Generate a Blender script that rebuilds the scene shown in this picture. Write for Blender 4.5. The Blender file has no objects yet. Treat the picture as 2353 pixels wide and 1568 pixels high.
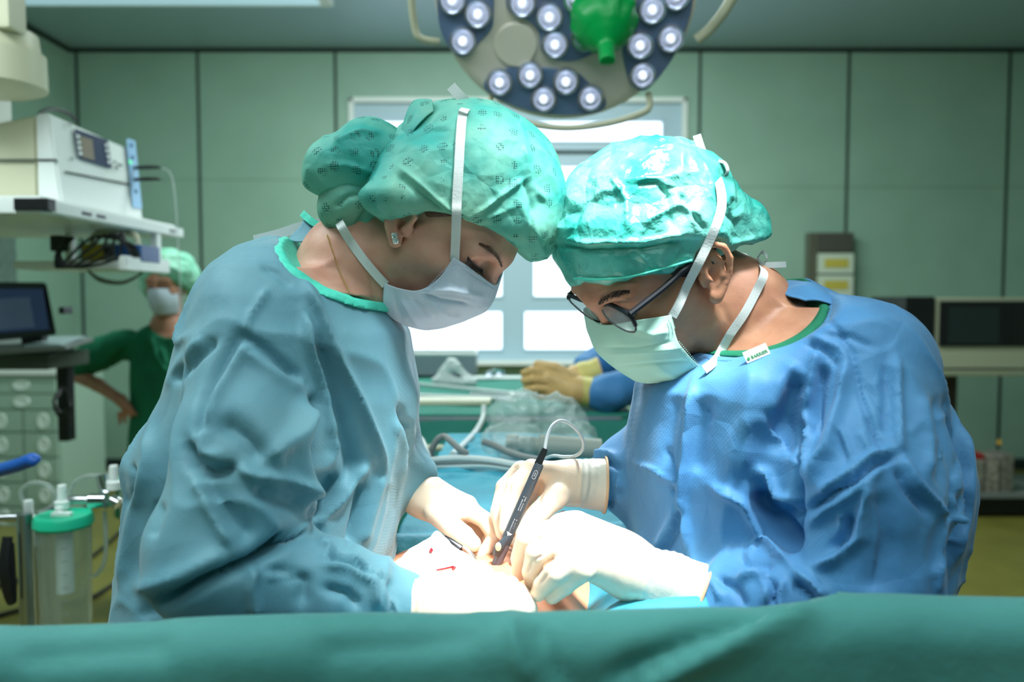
import bpy, bmesh, math, random
import numpy as np
from mathutils import Vector, Matrix

sc = bpy.context.scene
COL = sc.collection
R = math.radians

# ------------------------------------------------------------------ camera, world, exposure, main light
FOC = 1830.0                      # focal length in pixels of the 2353 px wide frame
TH = R(3.0)                       # the camera looks 3 degrees down
CAMZ = 1.4
cam_d = bpy.data.cameras.new('camera'); cam = bpy.data.objects.new('camera', cam_d); COL.objects.link(cam)
cam_d.sensor_width = 36.0; cam_d.lens = FOC / 2353 * 36
cam.location = (0, 0, CAMZ); cam.rotation_euler = (R(90) - TH, 0, 0)
cam_d.clip_start = 0.02; cam_d.clip_end = 100
cam_d.dof.use_dof = True; cam_d.dof.focus_distance = 0.95; cam_d.dof.aperture_fstop = 3.2
sc.camera = cam
sc.view_settings.view_transform = 'Standard'; sc.view_settings.look = 'None'
sc.view_settings.gamma = 1.0; sc.view_settings.exposure = 0.0; sc.view_settings.use_curve_mapping = False

world = bpy.data.worlds.new('daylight'); sc.world = world; world.use_nodes = True
wb = world.node_tree.nodes['Background']; wb.inputs[0].default_value = (0.86, 0.93, 1.0, 1); wb.inputs[1].default_value = 3.2

def light(name, kind, loc, energy, color=(1, 1, 1), target=None, **kw):
    d = bpy.data.lights.new(name, kind); d.energy = energy; d.color = color
    for k, v in kw.items(): setattr(d, k, v)
    o = bpy.data.objects.new(name, d); COL.objects.link(o); o.location = loc
    if target is not None:
        o.rotation_euler = (Vector(target) - Vector(loc)).to_track_quat('-Z', 'Y').to_euler()
    return o

SITE = (-0.01, 0.92, 1.10)
# the visible lamp head's beam, and the second lamp head over the surgeons' near side (out of frame)
light('surgical_beam', 'SPOT', (0.10, 1.72, 2.30), 230, (0.93, 0.98, 1.0), SITE, spot_size=R(20), spot_blend=1.0, shadow_soft_size=0.16)
light('second_surgical_beam', 'SPOT', (0.36, 0.52, 2.42), 420, (0.95, 0.99, 1.0), (0.02, 0.92, 1.10), spot_size=R(22), spot_blend=1.0, shadow_soft_size=0.12)
# unseen area lights below the ceiling, added and tuned as room fill
light('ceiling_fill_light', 'AREA', (-1.7, 1.2, 2.9), 37, (0.84, 0.98, 1.0), (-1.6, 1.5, 0), shape='RECTANGLE', size=1.6, size_y=0.5)
light('ceiling_fill_light', 'AREA', (1.4, 0.6, 2.9), 9, (0.84, 0.98, 1.0), (1.3, 1.4, 0), shape='RECTANGLE', size=1.6, size_y=0.5)
light('ceiling_fill_light', 'AREA', (-0.5, 0.1, 3.2), 37, (0.86, 0.98, 1.0), (-0.3, 0.6, 0.6), shape='RECTANGLE', size=2.2, size_y=0.7)
light('ceiling_fill_light', 'AREA', (0.0, 4.0, 3.25), 135, (0.86, 1.0, 0.97), (0.0, 5.0, 0), shape='RECTANGLE', size=3.0, size_y=0.4)

light('ceiling_fill_light', 'AREA', (0.0, -1.5, 2.9), 17, (0.88, 0.98, 1.0), (0.1, 1.9, 1.9), shape='RECTANGLE', size=2.0, size_y=0.6)  # extra fill added behind the camera to brighten the surgical lamp's face

# ------------------------------------------------------------------ pixel + distance -> place
def ray(px, py, Y=1.0):
    u = (px - 1176.5) / FOC; v = -(py - 784) / FOC
    d = np.array([u, math.cos(TH) + v * math.sin(TH), v * math.cos(TH) - math.sin(TH)])
    return d / d[1] * Y
CAMP = np.array([0, 0, CAMZ])
def P(px, py, Y): return ray(px, py, Y) + CAMP
_F = np.array([0, math.cos(TH), -math.sin(TH)]); _U = np.array([0, math.sin(TH), math.cos(TH)])
def proj(p):
    q = p - CAMP; d = q @ _F
    return np.stack([1176.5 + FOC * q[:, 0] / d, 784 - FOC * (q @ _U) / d], 1)
def S(px, Y): return px * Y / FOC      # a length of px pixels at distance Y

# ------------------------------------------------------------------ noise
def _hash(i, j, k, s):
    n = (i * 374761393 + j * 668265263 + k * 2147483647 + s * 144665) & 0xffffffff
    n = ((n ^ (n >> 13)) * 1274126177) & 0xffffffff
    return ((n ^ (n >> 16)) & 0xffff) / 32768.0 - 1.0
def vnoise(p, scale, seed=0):
    q = p * scale; i = np.floor(q).astype(np.int64); f = q - i; f = f * f * (3 - 2 * f)
    out = 0
    for a in (0, 1):
        wa = f[:, 0] if a else 1 - f[:, 0]
        for b in (0, 1):
            wb_ = f[:, 1] if b else 1 - f[:, 1]
            for c in (0, 1):
                wc = f[:, 2] if c else 1 - f[:, 2]
                out = out + wa * wb_ * wc * _hash(i[:, 0] + a, i[:, 1] + b, i[:, 2] + c, seed)
    return out

# ------------------------------------------------------------------ signed distance modelling
def A(v): return np.asarray(v, float)
class Vol:
    def __init__(s, lo, hi, h):
        s.lo = A(lo); s.h = h; s.n = np.ceil((A(hi) - s.lo) / h).astype(int) + 1
        s.V = np.full(tuple(s.n), 9.0, np.float32)
    def _sub(s, lo, hi):
        a = np.clip(np.floor((A(lo) - s.lo) / s.h).astype(int), 0, s.n); b = np.clip(np.ceil((A(hi) - s.lo) / s.h).astype(int) + 1, 0, s.n)
        if (b <= a).any(): return None
        ax = [(s.lo[i] + s.h * np.arange(a[i], b[i])).astype(np.float32) for i in range(3)]
        return (slice(a[0], b[0]), slice(a[1], b[1]), slice(a[2], b[2])), ax[0][:, None, None], ax[1][None, :, None], ax[2][None, None, :]
    def op(s, fn, lo, hi, k, cut=False):
        pad = k + 3 * s.h
        r = s._sub(A(lo) - pad, A(hi) + pad)
        if r is None: return s
        sl, X, Y, Z = r; d = fn(X, Y, Z).astype(np.float32); v = s.V[sl]
        if cut: d, v2 = d, -v
        else: v2 = v
        if k > 0:
            hh = np.maximum(k - np.abs(d - v2), 0) / k; m = np.minimum(d, v2) - hh * hh * k * 0.25
        else: m = np.minimum(d, v2)
        if cut:
            v3 = -v; hh = np.maximum(k - np.abs(v3 - d), 0) / k if k > 0 else 0
            m = -(np.minimum(v3, d) - (hh * hh * k * 0.25 if k > 0 else 0))
        s.V[sl] = m
        return s
    def cap(s, a, b, ra, rb=None, k=0.01, flat=None, cut=False):
        a, b = A(a), A(b); rb = ra if rb is None else rb; ba = b - a; L = max(float(ba @ ba), 1e-12); m = max(ra, rb)
        if flat is not None:
            fn_, fs = A(flat[0]) / np.linalg.norm(flat[0]), flat[1]
        def f(X, Y, Z):
            x, y, z = X - a[0], Y - a[1], Z - a[2]
            t = np.clip((x * ba[0] + y * ba[1] + z * ba[2]) / L, 0, 1)
            x = x - t * ba[0]; y = y - t * ba[1]; z = z - t * ba[2]
            if flat is not None:
                q = (x * fn_[0] + y * fn_[1] + z * fn_[2]) * (1 / fs - 1)
                x = x + q * fn_[0]; y = y + q * fn_[1]; z = z + q * fn_[2]
            return np.sqrt(x * x + y * y + z * z) - (ra + t * (rb - ra))
        if cut: return s.op(lambda X, Y, Z: f(X, Y, Z), np.minimum(a, b) - m, np.maximum(a, b) + m, k, True)
        return s.op(f, np.minimum(a, b) - m, np.maximum(a, b) + m, k)
    def chain(s, pts, rs, k=0.01, kk=None, flat=None):
        for i in range(len(pts) - 1): s.cap(pts[i], pts[i + 1], rs[i], rs[i + 1], k if (kk is None or i == 0) else kk, flat)
        return s
    def ell(s, c, r, M=None, k=0.01, cut=False, e=2.0):
        c, r = A(c), A(r); M = np.eye(3) if M is None else A(M); m = float(r.max())
        def f(X, Y, Z):
            x, y, z = X - c[0], Y - c[1], Z - c[2]
            q = [(x * M[i][0] + y * M[i][1] + z * M[i][2]) / r[i] for i in range(3)]
            if e != 2.0:
                k0 = (np.abs(q[0]) ** e + np.abs(q[1]) ** e + np.abs(q[2]) ** e) ** (1 / e); return (k0 - 1) * float(r.min())
            k0 = np.sqrt(q[0] ** 2 + q[1] ** 2 + q[2] ** 2); k1 = np.sqrt((q[0] / r[0]) ** 2 + (q[1] / r[1]) ** 2 + (q[2] / r[2]) ** 2)
            return k0 * (k0 - 1) / np.maximum(k1, 1e-6)
        return s.op(f, c - m, c + m, k, cut)
    def slices(s, rows, k=0.02, e=2.3):          # rows: (z, cx, cy, rx, ry), a stack of flattened ovals
        rows = sorted(rows); T = A(rows).T; m = T[3].max()
        def f(X, Y, Z):
            z = Z.ravel(); g = [np.interp(z, T[0], T[i])[None, None, :] for i in (1, 2, 3, 4)]
            qx = np.abs((X - g[0]) / g[2]); qy = np.abs((Y - g[1]) / g[3])
            d = ((qx ** e + qy ** e) ** (1 / e) - 1) * np.minimum(g[2], g[3])
            return np.maximum(d, np.maximum(T[0][0] - Z, Z - T[0][-1]))
        return s.op(f, (T[1].min() - m, T[2].min() - T[4].max(), T[0][0]), (T[1].max() + m, T[2].max() + T[4].max(), T[0][-1]), k)
    def half(s, p, n, k=0.0):                     # keep only the side of the plane the normal points away from
        p, n = A(p), A(n) / np.linalg.norm(n)
        X = (s.lo[0] + s.h * np.arange(s.n[0]))[:, None, None]; Y = (s.lo[1] + s.h * np.arange(s.n[1]))[None, :, None]; Z = (s.lo[2] + s.h * np.arange(s.n[2]))[None, None, :]
        d = ((X - p[0]) * n[0] + (Y - p[1]) * n[1] + (Z - p[2]) * n[2]).astype(np.float32)
        s.V = np.maximum(s.V, d); return s
    def mesh(s):
        V = s.V; V[0] = V[-1] = 1; V[:, 0] = V[:, -1] = 1; V[:, :, 0] = V[:, :, -1] = 1
        I = V < 0
        c = [I[a:V.shape[0] - 1 + a, b:V.shape[1] - 1 + b, d:V.shape[2] - 1 + d] for a in (0, 1) for b in (0, 1) for d in (0, 1)]
        cnt = sum(x.astype(np.int8) for x in c); act = (cnt > 0) & (cnt < 8)
        idx = np.argwhere(act); lut = np.full(act.shape, -1, np.int64); lut[act] = np.arange(len(idx))
        offs = A([(a, b, d) for a in (0, 1) for b in (0, 1) for d in (0, 1)]).astype(int)
        val = np.stack([V[idx[:, 0] + o[0], idx[:, 1] + o[1], idx[:, 2] + o[2]] for o in offs], 1)
        acc = np.zeros((len(idx), 3)); num = np.zeros(len(idx))
        for p in range(8):
            for q in range(p + 1, 8):
                if np.abs(offs[p] - offs[q]).sum() != 1: continue
                m = (val[:, p] < 0) != (val[:, q] < 0)
                t = np.where(m, val[:, p] / np.where(m, val[:, p] - val[:, q], 1), 0)
                acc += np.where(m[:, None], offs[p] + t[:, None] * (offs[q] - offs[p]), 0); num += m
        v = s.lo + s.h * (idx + acc / num[:, None])
        F = []
        for ax in range(3):
            b, d = (ax + 1) % 3, (ax + 2) % 3
            sl1 = [slice(None)] * 3; sl2 = [slice(None)] * 3; sl1[ax] = slice(0, -1); sl2[ax] = slice(1, None)
            A1, A2 = I[tuple(sl1)], I[tuple(sl2)]
            e = np.argwhere(A1 != A2)
            flip = A1[tuple(e.T)]
            def cell(db, dd):
                w = e.copy(); w[:, b] -= db; w[:, d] -= dd; return lut[tuple(w.T)]
            ok = (e[:, b] > 0) & (e[:, d] > 0) & (e[:, b] < I.shape[b] - 1) & (e[:, d] < I.shape[d] - 1)
            e = e[ok]; flip = flip[ok]
            qd = np.stack([cell(1, 1), cell(0, 1), cell(0, 0), cell(1, 0)], 1)
            qd[~flip] = qd[~flip][:, ::-1]; F.append(qd)
        return v, np.concatenate(F)

def edges_of(F):
    E = np.concatenate([F[:, [0, 1]], F[:, [1, 2]], F[:, [2, 3]], F[:, [3, 0]]]); return E
def smooth(v, F, n=2, w=0.5):
    E = edges_of(F); m = len(v); deg = np.bincount(E[:, 0], minlength=m) + np.bincount(E[:, 1], minlength=m)
    for _ in range(n):
        a = np.stack([np.bincount(E[:, 0], v[E[:, 1], i], m) + np.bincount(E[:, 1], v[E[:, 0], i], m) for i in range(3)], 1)
        v = v * (1 - w) + w * a / np.maximum(deg, 1)[:, None]
    return v
def normals(v, F):
    n = np.cross(v[F[:, 2]] - v[F[:, 0]], v[F[:, 3]] - v[F[:, 1]]); m = len(v)
    N = np.stack([sum(np.bincount(F[:, j], n[:, i], m) for j in range(4)) for i in range(3)], 1)
    return N / np.maximum(np.linalg.norm(N, axis=1), 1e-12)[:, None]
def strokes(v, F, L, facing=0.15, inv=1.0):
    """fold lines: (kind, [(px,py)...], width px, height m) pressed into or raised out of the side they were seen from"""
    N = normals(v, F); q = v - CAMP; q /= np.linalg.norm(q, axis=1)[:, None]
    front = np.clip((-(N * q).sum(1) - (facing - 0.15)) / 0.3, 0, 1)
    s2 = proj(v); D = np.zeros(len(v))
    for kind, pts, w, amp in L:
        pts = A(pts); seg = np.linalg.norm(np.diff(pts, axis=0), axis=1); tot = seg.sum(); cum = np.concatenate([[0], np.cumsum(seg)])
        lo = pts.min(0) - 5 * w; hi = pts.max(0) + 5 * w
        m = np.where((s2 > lo).all(1) & (s2 < hi).all(1))[0]; x = s2[m]
        best = np.full(len(m), 1e9); sd = np.zeros(len(m)); tt = np.zeros(len(m))
        for i in range(len(pts) - 1):
            a, b = pts[i], pts[i + 1]; ba = b - a; t = np.clip(((x - a) @ ba) / (ba @ ba), 0, 1)
            r = x - a - t[:, None] * ba; d = np.linalg.norm(r, axis=1); c = ba[0] * r[:, 1] - ba[1] * r[:, 0]
            u = d < best; best = np.where(u, d, best); sd = np.where(u, np.sign(c) * d, sd); tt = np.where(u, (cum[i] + t * seg[i]) / tot, tt)
        fade = np.clip(np.minimum(tt, 1 - tt) / 0.18, 0, 1); fade = 0.15 + 0.85 * fade * fade * (3 - 2 * fade)
        z = sd / (w * .82)
        if kind == 'r': g = np.exp(-np.abs(z) ** 1.5)          # fold standing out
        elif kind == 'v': g = -np.exp(-np.abs(z) ** 1.7)       # valley
        elif kind == 's': g = np.tanh(z * 2.2) * np.exp(-(z / 2.2) ** 2)   # a step: right-hand side (walking the line) high
        D[m] += amp * g * fade
    return v + N * (D * front * inv)[:, None]

# ------------------------------------------------------------------ mesh objects
def link(name, me, mat=None, parent=None, sm=True):
    o = bpy.data.objects.new(name, me); COL.objects.link(o)
    if mat is not None: me.materials.append(mat)
    if sm and len(me.polygons): me.polygons.foreach_set('use_smooth', [True] * len(me.polygons))
    if parent is not None:
        o.parent = parent; o.matrix_parent_inverse = parent.matrix_basis.inverted()
    return o
def np_obj(name, v, F, mat, parent=None, sm=True):
    me = bpy.data.meshes.new(name); me.vertices.add(len(v)); me.vertices.foreach_set('co', np.asarray(v, np.float32).ravel())
    k = F.shape[1]; me.loops.add(F.size); me.loops.foreach_set('vertex_index', F.astype(np.int32).ravel())
    me.polygons.add(len(F)); me.polygons.foreach_set('loop_start', (np.arange(len(F)) * k).astype(np.int32))
    me.update(calc_edges=True); me.validate()
    return link(name, me, mat, parent, sm)
def empty(name, loc, label=None, cat=None, group=None, rz=0):
    o = bpy.data.objects.new(name, None); COL.objects.link(o); o.location = loc; o.rotation_euler = (0, 0, rz); o.empty_display_size = 0.1
    o.matrix_basis = Matrix.Translation(Vector(loc)) @ Matrix.Rotation(rz, 4, 'Z')
    if label: tag(o, label, cat, group)
    return o
def tag(o, label, cat, group=None, kind=None):
    o['label'] = label; o['category'] = cat
    if group: o['group'] = group
    if kind: o['kind'] = kind
    return o
def lab(o, label): o['label'] = label; return o
def struct(o): o['kind'] = 'structure'; return o

class MB:
    """collects boxes, tubes, lathes into one mesh"""
    def __init__(s): s.bm = bmesh.new()
    def box(s, c, d, bev=0.0, rot=None, seg=2):
        b = bmesh.new(); bmesh.ops.create_cube(b, size=1.0)
        bmesh.ops.scale(b, vec=Vector(d), verts=b.verts)
        if bev > 0: bmesh.ops.bevel(b, geom=list(b.edges), offset=bev, segments=seg, profile=0.7, affect='EDGES')
        M = Matrix.Translation(Vector(c))
        if rot is not None: M = M @ (rot.to_4x4() if hasattr(rot, 'to_4x4') else rot)
        b.transform(M); s._merge(b); return s
    def _merge(s, b):
        me = bpy.data.meshes.new('t'); b.to_mesh(me); b.free(); s.bm.from_mesh(me); bpy.data.meshes.remove(me)
    def tube(s, pts, r, n=10, closed=False, caps=True):
        pts = [Vector(p) for p in pts]; rs = r if isinstance(r, (list, tuple, np.ndarray)) else [r] * len(pts)
        b = s.bm; rings = []; m = len(pts); up = None
        for i, p in enumerate(pts):
            t = (pts[(i + 1) % m] - pts[i - 1]) if closed else (pts[min(i + 1, m - 1)] - pts[max(i - 1, 0)])
            t.normalize()
            if up is None: up = Vector((0, 0, 1)) if abs(t.z) < 0.9 else Vector((1, 0, 0))
            x = t.cross(up).normalized(); up = x.cross(t).normalized()
            rings.append([b.verts.new(p + (x * math.cos(2 * math.pi * j / n) + up * math.sin(2 * math.pi * j / n)) * rs[i]) for j in range(n)])
        rng = range(m) if closed else range(m - 1)
        for i in rng:
            a, c = rings[i], rings[(i + 1) % m]
            for j in range(n): b.faces.new((a[j], a[(j + 1) % n], c[(j + 1) % n], c[j]))
        if caps and not closed:
            b.faces.new(rings[0][::-1]); b.faces.new(rings[-1])
        return s
    def lathe(s, prof, M=None, n=32, cap=True):
        """prof: (r, z) pairs turned about z, then placed by matrix M"""
        b = s.bm; M = M or Matrix.Identity(4); rings = []
        for r, z in prof:
            if r < 1e-6: rings.append([b.verts.new(M @ Vector((0, 0, z)))])
            else: rings.append([b.verts.new(M @ Vector((r * math.cos(2 * math.pi * j / n), r * math.sin(2 * math.pi * j / n), z))) for j in range(n)])
        for a, c in zip(rings, rings[1:]):
            for j in range(n):
                k = (j + 1) % n
                if len(a) == 1 and len(c) == 1: continue
                if len(a) == 1: b.faces.new((a[0], c[j], c[k]))
                elif len(c) == 1: b.faces.new((a[j], a[k], c[0]))
                else: b.faces.new((a[j], a[k], c[k], c[j]))
        return s
    def build(s, name, mat, parent=None, sm=True, angle=35):
        bmesh.ops.recalc_face_normals(s.bm, faces=s.bm.faces)
        me = bpy.data.meshes.new(name); s.bm.to_mesh(me); s.bm.free()
        o = link(name, me, mat, parent, sm)
        if sm:
            m = o.modifiers.new('weighted', 'WEIGHTED_NORMAL'); m.keep_sharp = True
            me.set_sharp_from_angle(angle=R(angle))
        return o
def cat(pts, n=8):
    """smooth curve through points"""
    p = A(pts); out = []
    for i in range(len(p) - 1):
        a, b, c, d = p[max(i - 1, 0)], p[i], p[i + 1], p[min(i + 2, len(p) - 1)]
        for k in range(n):
            t = k / n; out.append(0.5 * ((2 * b) + (-a + c) * t + (2 * a - 5 * b + 4 * c - d) * t * t + (-a + 3 * b - 3 * c + d) * t ** 3))
    out.append(p[-1]); return np.array(out)
def grid_faces(nu, nv):
    i = np.arange(nu * nv).reshape(nu, nv); return np.stack([i[:-1, :-1].ravel(), i[1:, :-1].ravel(), i[1:, 1:].ravel(), i[:-1, 1:].ravel()], 1)
def sheet(ctrl, nu=6, nv=6):
    """smooth sheet through a net of control points (rows of points)"""
    rows = [cat(r, nv) for r in ctrl]; C = np.stack(rows)          # nr x m x 3
    return np.stack([cat(C[:, j], nu) for j in range(C.shape[1])], 1)   # n x m x 3
def sheet_obj(name, G, mat, parent=None, thick=0.0015, off=0):
    n, m = G.shape[:2]; o = np_obj(name, G.reshape(-1, 3), grid_faces(n, m), mat, parent)
    md = o.modifiers.new('thickness', 'SOLIDIFY'); md.thickness = thick; md.offset = off
    return o
def ribbon(name, pts, w, mat, parent=None, side=(0, -1, 0), n=10, thick=0.0008, twist=0.0):
    """flat tape of width w along a curve, its face turned towards 'side'"""
    c = cat(pts, n); G = []
    for i in range(len(c)):
        t = c[min(i + 1, len(c) - 1)] - c[max(i - 1, 0)]; t /= np.linalg.norm(t)
        x = np.cross(t, A(side)); x /= np.linalg.norm(x)
        if twist: a = twist * i / len(c); x = x * math.cos(a) + np.cross(t, x) * math.sin(a)
        ww = w(i / (len(c) - 1)) if callable(w) else w
        G.append([c[i] - x * ww / 2, c[i] + x * ww / 2])
    o = sheet_obj(name, A(G), mat, parent, thick); o.data.polygons.foreach_set('use_smooth', [False] * len(o.data.polygons)); return o

# ------------------------------------------------------------------ materials
def srgb(r, g, b):
    f = lambda c: ((c / 255 + 0.055) / 1.055) ** 2.4 if c > 10 else c / 255 / 12.92
    return (f(r), f(g), f(b), 1)
def mat(name, col, rough=0.5, metal=0.0, bump=None, var=None, sheen=0.0, sss=0.0, emit=None, trans=0.0, ior=1.45, alpha=1.0, spec=0.5, coat=0.0, weave=None, thin=0.0):
    m = bpy.data.materials.new(name); m.use_nodes = True; nt = m.node_tree; b = nt.nodes['Principled BSDF']; L = nt.links
    c = srgb(*col); b.inputs['Base Color'].default_value = c; b.inputs['Roughness'].default_value = rough; b.inputs['Metallic'].default_value = metal
    b.inputs['Specular IOR Level'].default_value = spec; b.inputs['IOR'].default_value = ior; b.inputs['Alpha'].default_value = alpha
    b.inputs['Transmission Weight'].default_value = trans; b.inputs['Coat Weight'].default_value = coat
    b.inputs['Sheen Weight'].default_value = sheen
    if sss: b.inputs['Subsurface Weight'].default_value = sss; b.inputs['Subsurface Radius'].default_value = (0.012, 0.004, 0.002); b.inputs['Subsurface Scale'].default_value = 1.0
    if emit: b.inputs['Emission Color'].default_value = srgb(*emit[0]); b.inputs['Emission Strength'].default_value = emit[1]
    tc = nt.nodes.new('ShaderNodeTexCoord')
    if var:
        n = nt.nodes.new('ShaderNodeTexNoise'); n.inputs['Scale'].default_value = var[1]; n.inputs['Detail'].default_value = 4; L.new(tc.outputs['Object'], n.inputs['Vector'])
        mr = nt.nodes.new('ShaderNodeMix'); mr.data_type = 'RGBA'
        c2 = srgb(*var[0]); mr.inputs[6].default_value = c; mr.inputs[7].default_value = c2
        rp = nt.nodes.new('ShaderNodeMapRange'); rp.inputs[1].default_value = 0.35; rp.inputs[2].default_value = 0.65; L.new(n.outputs['Fac'], rp.inputs[0])
        L.new(rp.outputs[0], mr.inputs[0]); L.new(mr.outputs[2], b.inputs['Base Color'])
    last = None
    def addb(h, st, dist):
        nonlocal last
        bp = nt.nodes.new('ShaderNodeBump'); bp.inputs['Strength'].default_value = st; bp.inputs['Distance'].default_value = dist
        L.new(h, bp.inputs['Height'])
        if last: L.new(last, bp.inputs['Normal'])
        last = bp.outputs[0]; L.new(last, b.inputs['Normal'])
    for bb in (bump or []):
        kind, s, st, dist = bb
        if kind == 'v': n = nt.nodes.new('ShaderNodeTexVoronoi'); n.feature = 'DISTANCE_TO_EDGE'; n.inputs['Scale'].default_value = s; out = n.outputs['Distance']
        elif kind == 'c': n = nt.nodes.new('ShaderNodeTexVoronoi'); n.inputs['Scale'].default_value = s; out = n.outputs['Distance']
        else: n = nt.nodes.new('ShaderNodeTexNoise'); n.inputs['Scale'].default_value = s; n.inputs['Detail'].default_value = 5; out = n.outputs['Fac']
        if kind == 'v':
            w = nt.nodes.new('ShaderNodeTexNoise'); w.inputs['Scale'].default_value = s * 0.8; L.new(tc.outputs['Object'], w.inputs['Vector'])
            ad = nt.nodes.new('ShaderNodeVectorMath'); ad.operation = 'MULTIPLY_ADD'; ad.inputs[1].default_value = (0.8 / s,) * 3
            L.new(w.outputs['Color'], ad.inputs[0]); L.new(tc.outputs['Object'], ad.inputs[2]); L.new(ad.outputs[0], n.inputs['Vector'])
        else: L.new(tc.outputs['Object'], n.inputs['Vector'])
        addb(out, st, dist)
    if weave:
        ws = []
        for rot in (R(30), R(-30)):
            mp = nt.nodes.new('ShaderNodeMapping'); mp.inputs['Rotation'].default_value = (0, rot, 0); L.new(tc.outputs['Object'], mp.inputs[0])
            w = nt.nodes.new('ShaderNodeTexWave'); w.wave_type = 'BANDS'; w.bands_direction = 'X'; w.inputs['Scale'].default_value = weave[0] / 20 * 1.0; w.inputs['Distortion'].default_value = 0.3; L.new(mp.outputs[0], w.inputs['Vector']); ws.append(w.outputs['Fac'])
        ma = nt.nodes.new('ShaderNodeMath'); ma.operation = 'MULTIPLY'; L.new(ws[0], ma.inputs[0]); L.new(ws[1], ma.inputs[1]); addb(ma.outputs[0], weave[1], 0.0006)
    if thin:
        tl = nt.nodes.new('ShaderNodeBsdfTranslucent'); mx = nt.nodes.new('ShaderNodeMixShader'); mx.inputs[0].default_value = thin
        if var: L.new(mr.outputs[2], tl.inputs[0])
        else: tl.inputs[0].default_value = c
        if last: L.new(last, tl.inputs['Normal'])
        L.new(b.outputs[0], mx.inputs[1]); L.new(tl.outputs[0], mx.inputs[2]); L.new(mx.outputs[0], nt.nodes['Material Output'].inputs[0])
    return m

M = {}
M['gown_l'] = mat('light_blue_nonwoven', (102, 150, 162), 0.58, var=((88, 140, 156), 9), bump=[('v', 9, 0.42, 0.014), ('n', 40, 0.15, 0.006)], spec=.35, weave=(2500, 0.2), sheen=0.15)
M['gown_r'] = mat('blue_nonwoven', (80, 140, 186), 0.56, var=((66, 126, 176), 9), bump=[('v', 10, 0.48, 0.014), ('n', 40, 0.18, 0.006)], spec=.35, weave=(2500, 0.2), sheen=0.15)
M['gown_far'] = mat('blue_nonwoven_sleeve', (60, 125, 180), 0.6, bump=[('n', 20, 0.3, 0.01)])
M['binding'] = mat('teal_binding', (72, 205, 180), 0.6, bump=[('n', 120, 0.5, 0.003)])
M['drape'] = mat('teal_drape_cloth', (70, 144, 138), 0.75, var=((56, 128, 124), 5), bump=[('n', 9, 0.35, 0.02), ('n', 500, 0.2, 0.001)], sheen=0.2)
M['drape_far'] = mat('green_drape_cloth', (40, 128, 112), 0.8, var=((34, 116, 102), 8), bump=[('n', 12, 0.4, 0.02)])
M['paperdrape'] = mat('turquoise_site_drape', (66, 162, 182), 0.6, var=((56, 148, 170), 12), bump=[('n', 30, 0.4, 0.008)])
M['mask_l'] = mat('pale_blue_mask_fabric', (216, 230, 244), 0.75, bump=[('v', 26, 0.45, 0.005), ('n', 60, 0.25, 0.003)], weave=(4000, 0.1), thin=0.22)
M['mask_r'] = mat('mint_mask_fabric', (186, 232, 216), 0.75, bump=[('v', 24, 0.35, 0.005), ('n', 50, 0.2, 0.003)], thin=0.15)
M['tape'] = mat('white_tie_tape', (214, 224, 222), 0.7, bump=[('c', 500, 0.25, 0.0006)], thin=0.2)
M['glove'] = mat('white_latex', (230, 212, 190), 0.42, bump=[('n', 90, 0.25, 0.003)], sss=0.35, var=((220, 198, 174), 20))
M['cuff'] = mat('latex_cuff', (214, 208, 192), 0.42, bump=[('n', 70, 0.35, 0.004)], var=((200, 198, 184), 20))
M['rim'] = mat('latex_rolled_rim', (216, 178, 140), 0.4)
M['glove_y'] = mat('tan_latex', (204, 168, 108), 0.45, bump=[('n', 70, 0.3, 0.003)])
M['cuff_y'] = mat('yellow_latex_cuff', (204, 192, 112), 0.5, bump=[('n', 70, 0.3, 0.003)])
M['skin_w'] = mat('fair_skin', (206, 160, 138), 0.5, sss=0.18, var=((190, 138, 118), 30), bump=[('n', 350, 0.15, 0.001)])
M['skin_m'] = mat('olive_skin', (190, 140, 110), 0.48, sss=0.18, var=((170, 118, 92), 30), bump=[('n', 350, 0.2, 0.001)])
M['skin_p'] = mat('patient_skin', (214, 150, 112), 0.5, sss=0.2, var=((204, 134, 96), 25), bump=[('n', 250, 0.2, 0.001)])
M['skin_f'] = mat('nurse_skin', (190, 138, 112), 0.55, var=((176, 122, 98), 20))
M['hair'] = mat('dark_hair', (46, 34, 30), 0.55, bump=[('n', 400, 0.8, 0.002)])
M['hair_w'] = mat('brown_hair', (88, 62, 46), 0.5, bump=[('n', 400, 0.8, 0.002)])
M['hair_m'] = mat('black_cropped_hair', (40, 34, 30), 0.7, bump=[('n', 700, 0.9, 0.002)])
M['lash'] = mat('lash', (34, 24, 22), 0.6)
M['scrub'] = mat('green_scrub_cotton', (18, 122, 88), 0.85, var=((14, 106, 76), 6), bump=[('n', 15, 0.4, 0.02)])
M['white'] = mat('white_enamel', (224, 230, 226), 0.35)
M['cream'] = mat('cream_housing', (196, 196, 168), 0.4)
M['grey'] = mat('grey_plastic', (120, 128, 126), 0.5)
M['dark'] = mat('black_plastic', (20, 22, 24), 0.4)
M['steel'] = mat('brushed_steel', (190, 192, 196), 0.28, metal=1.0)
M['chrome'] = mat('chrome', (220, 222, 226), 0.12, metal=1.0)

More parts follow.
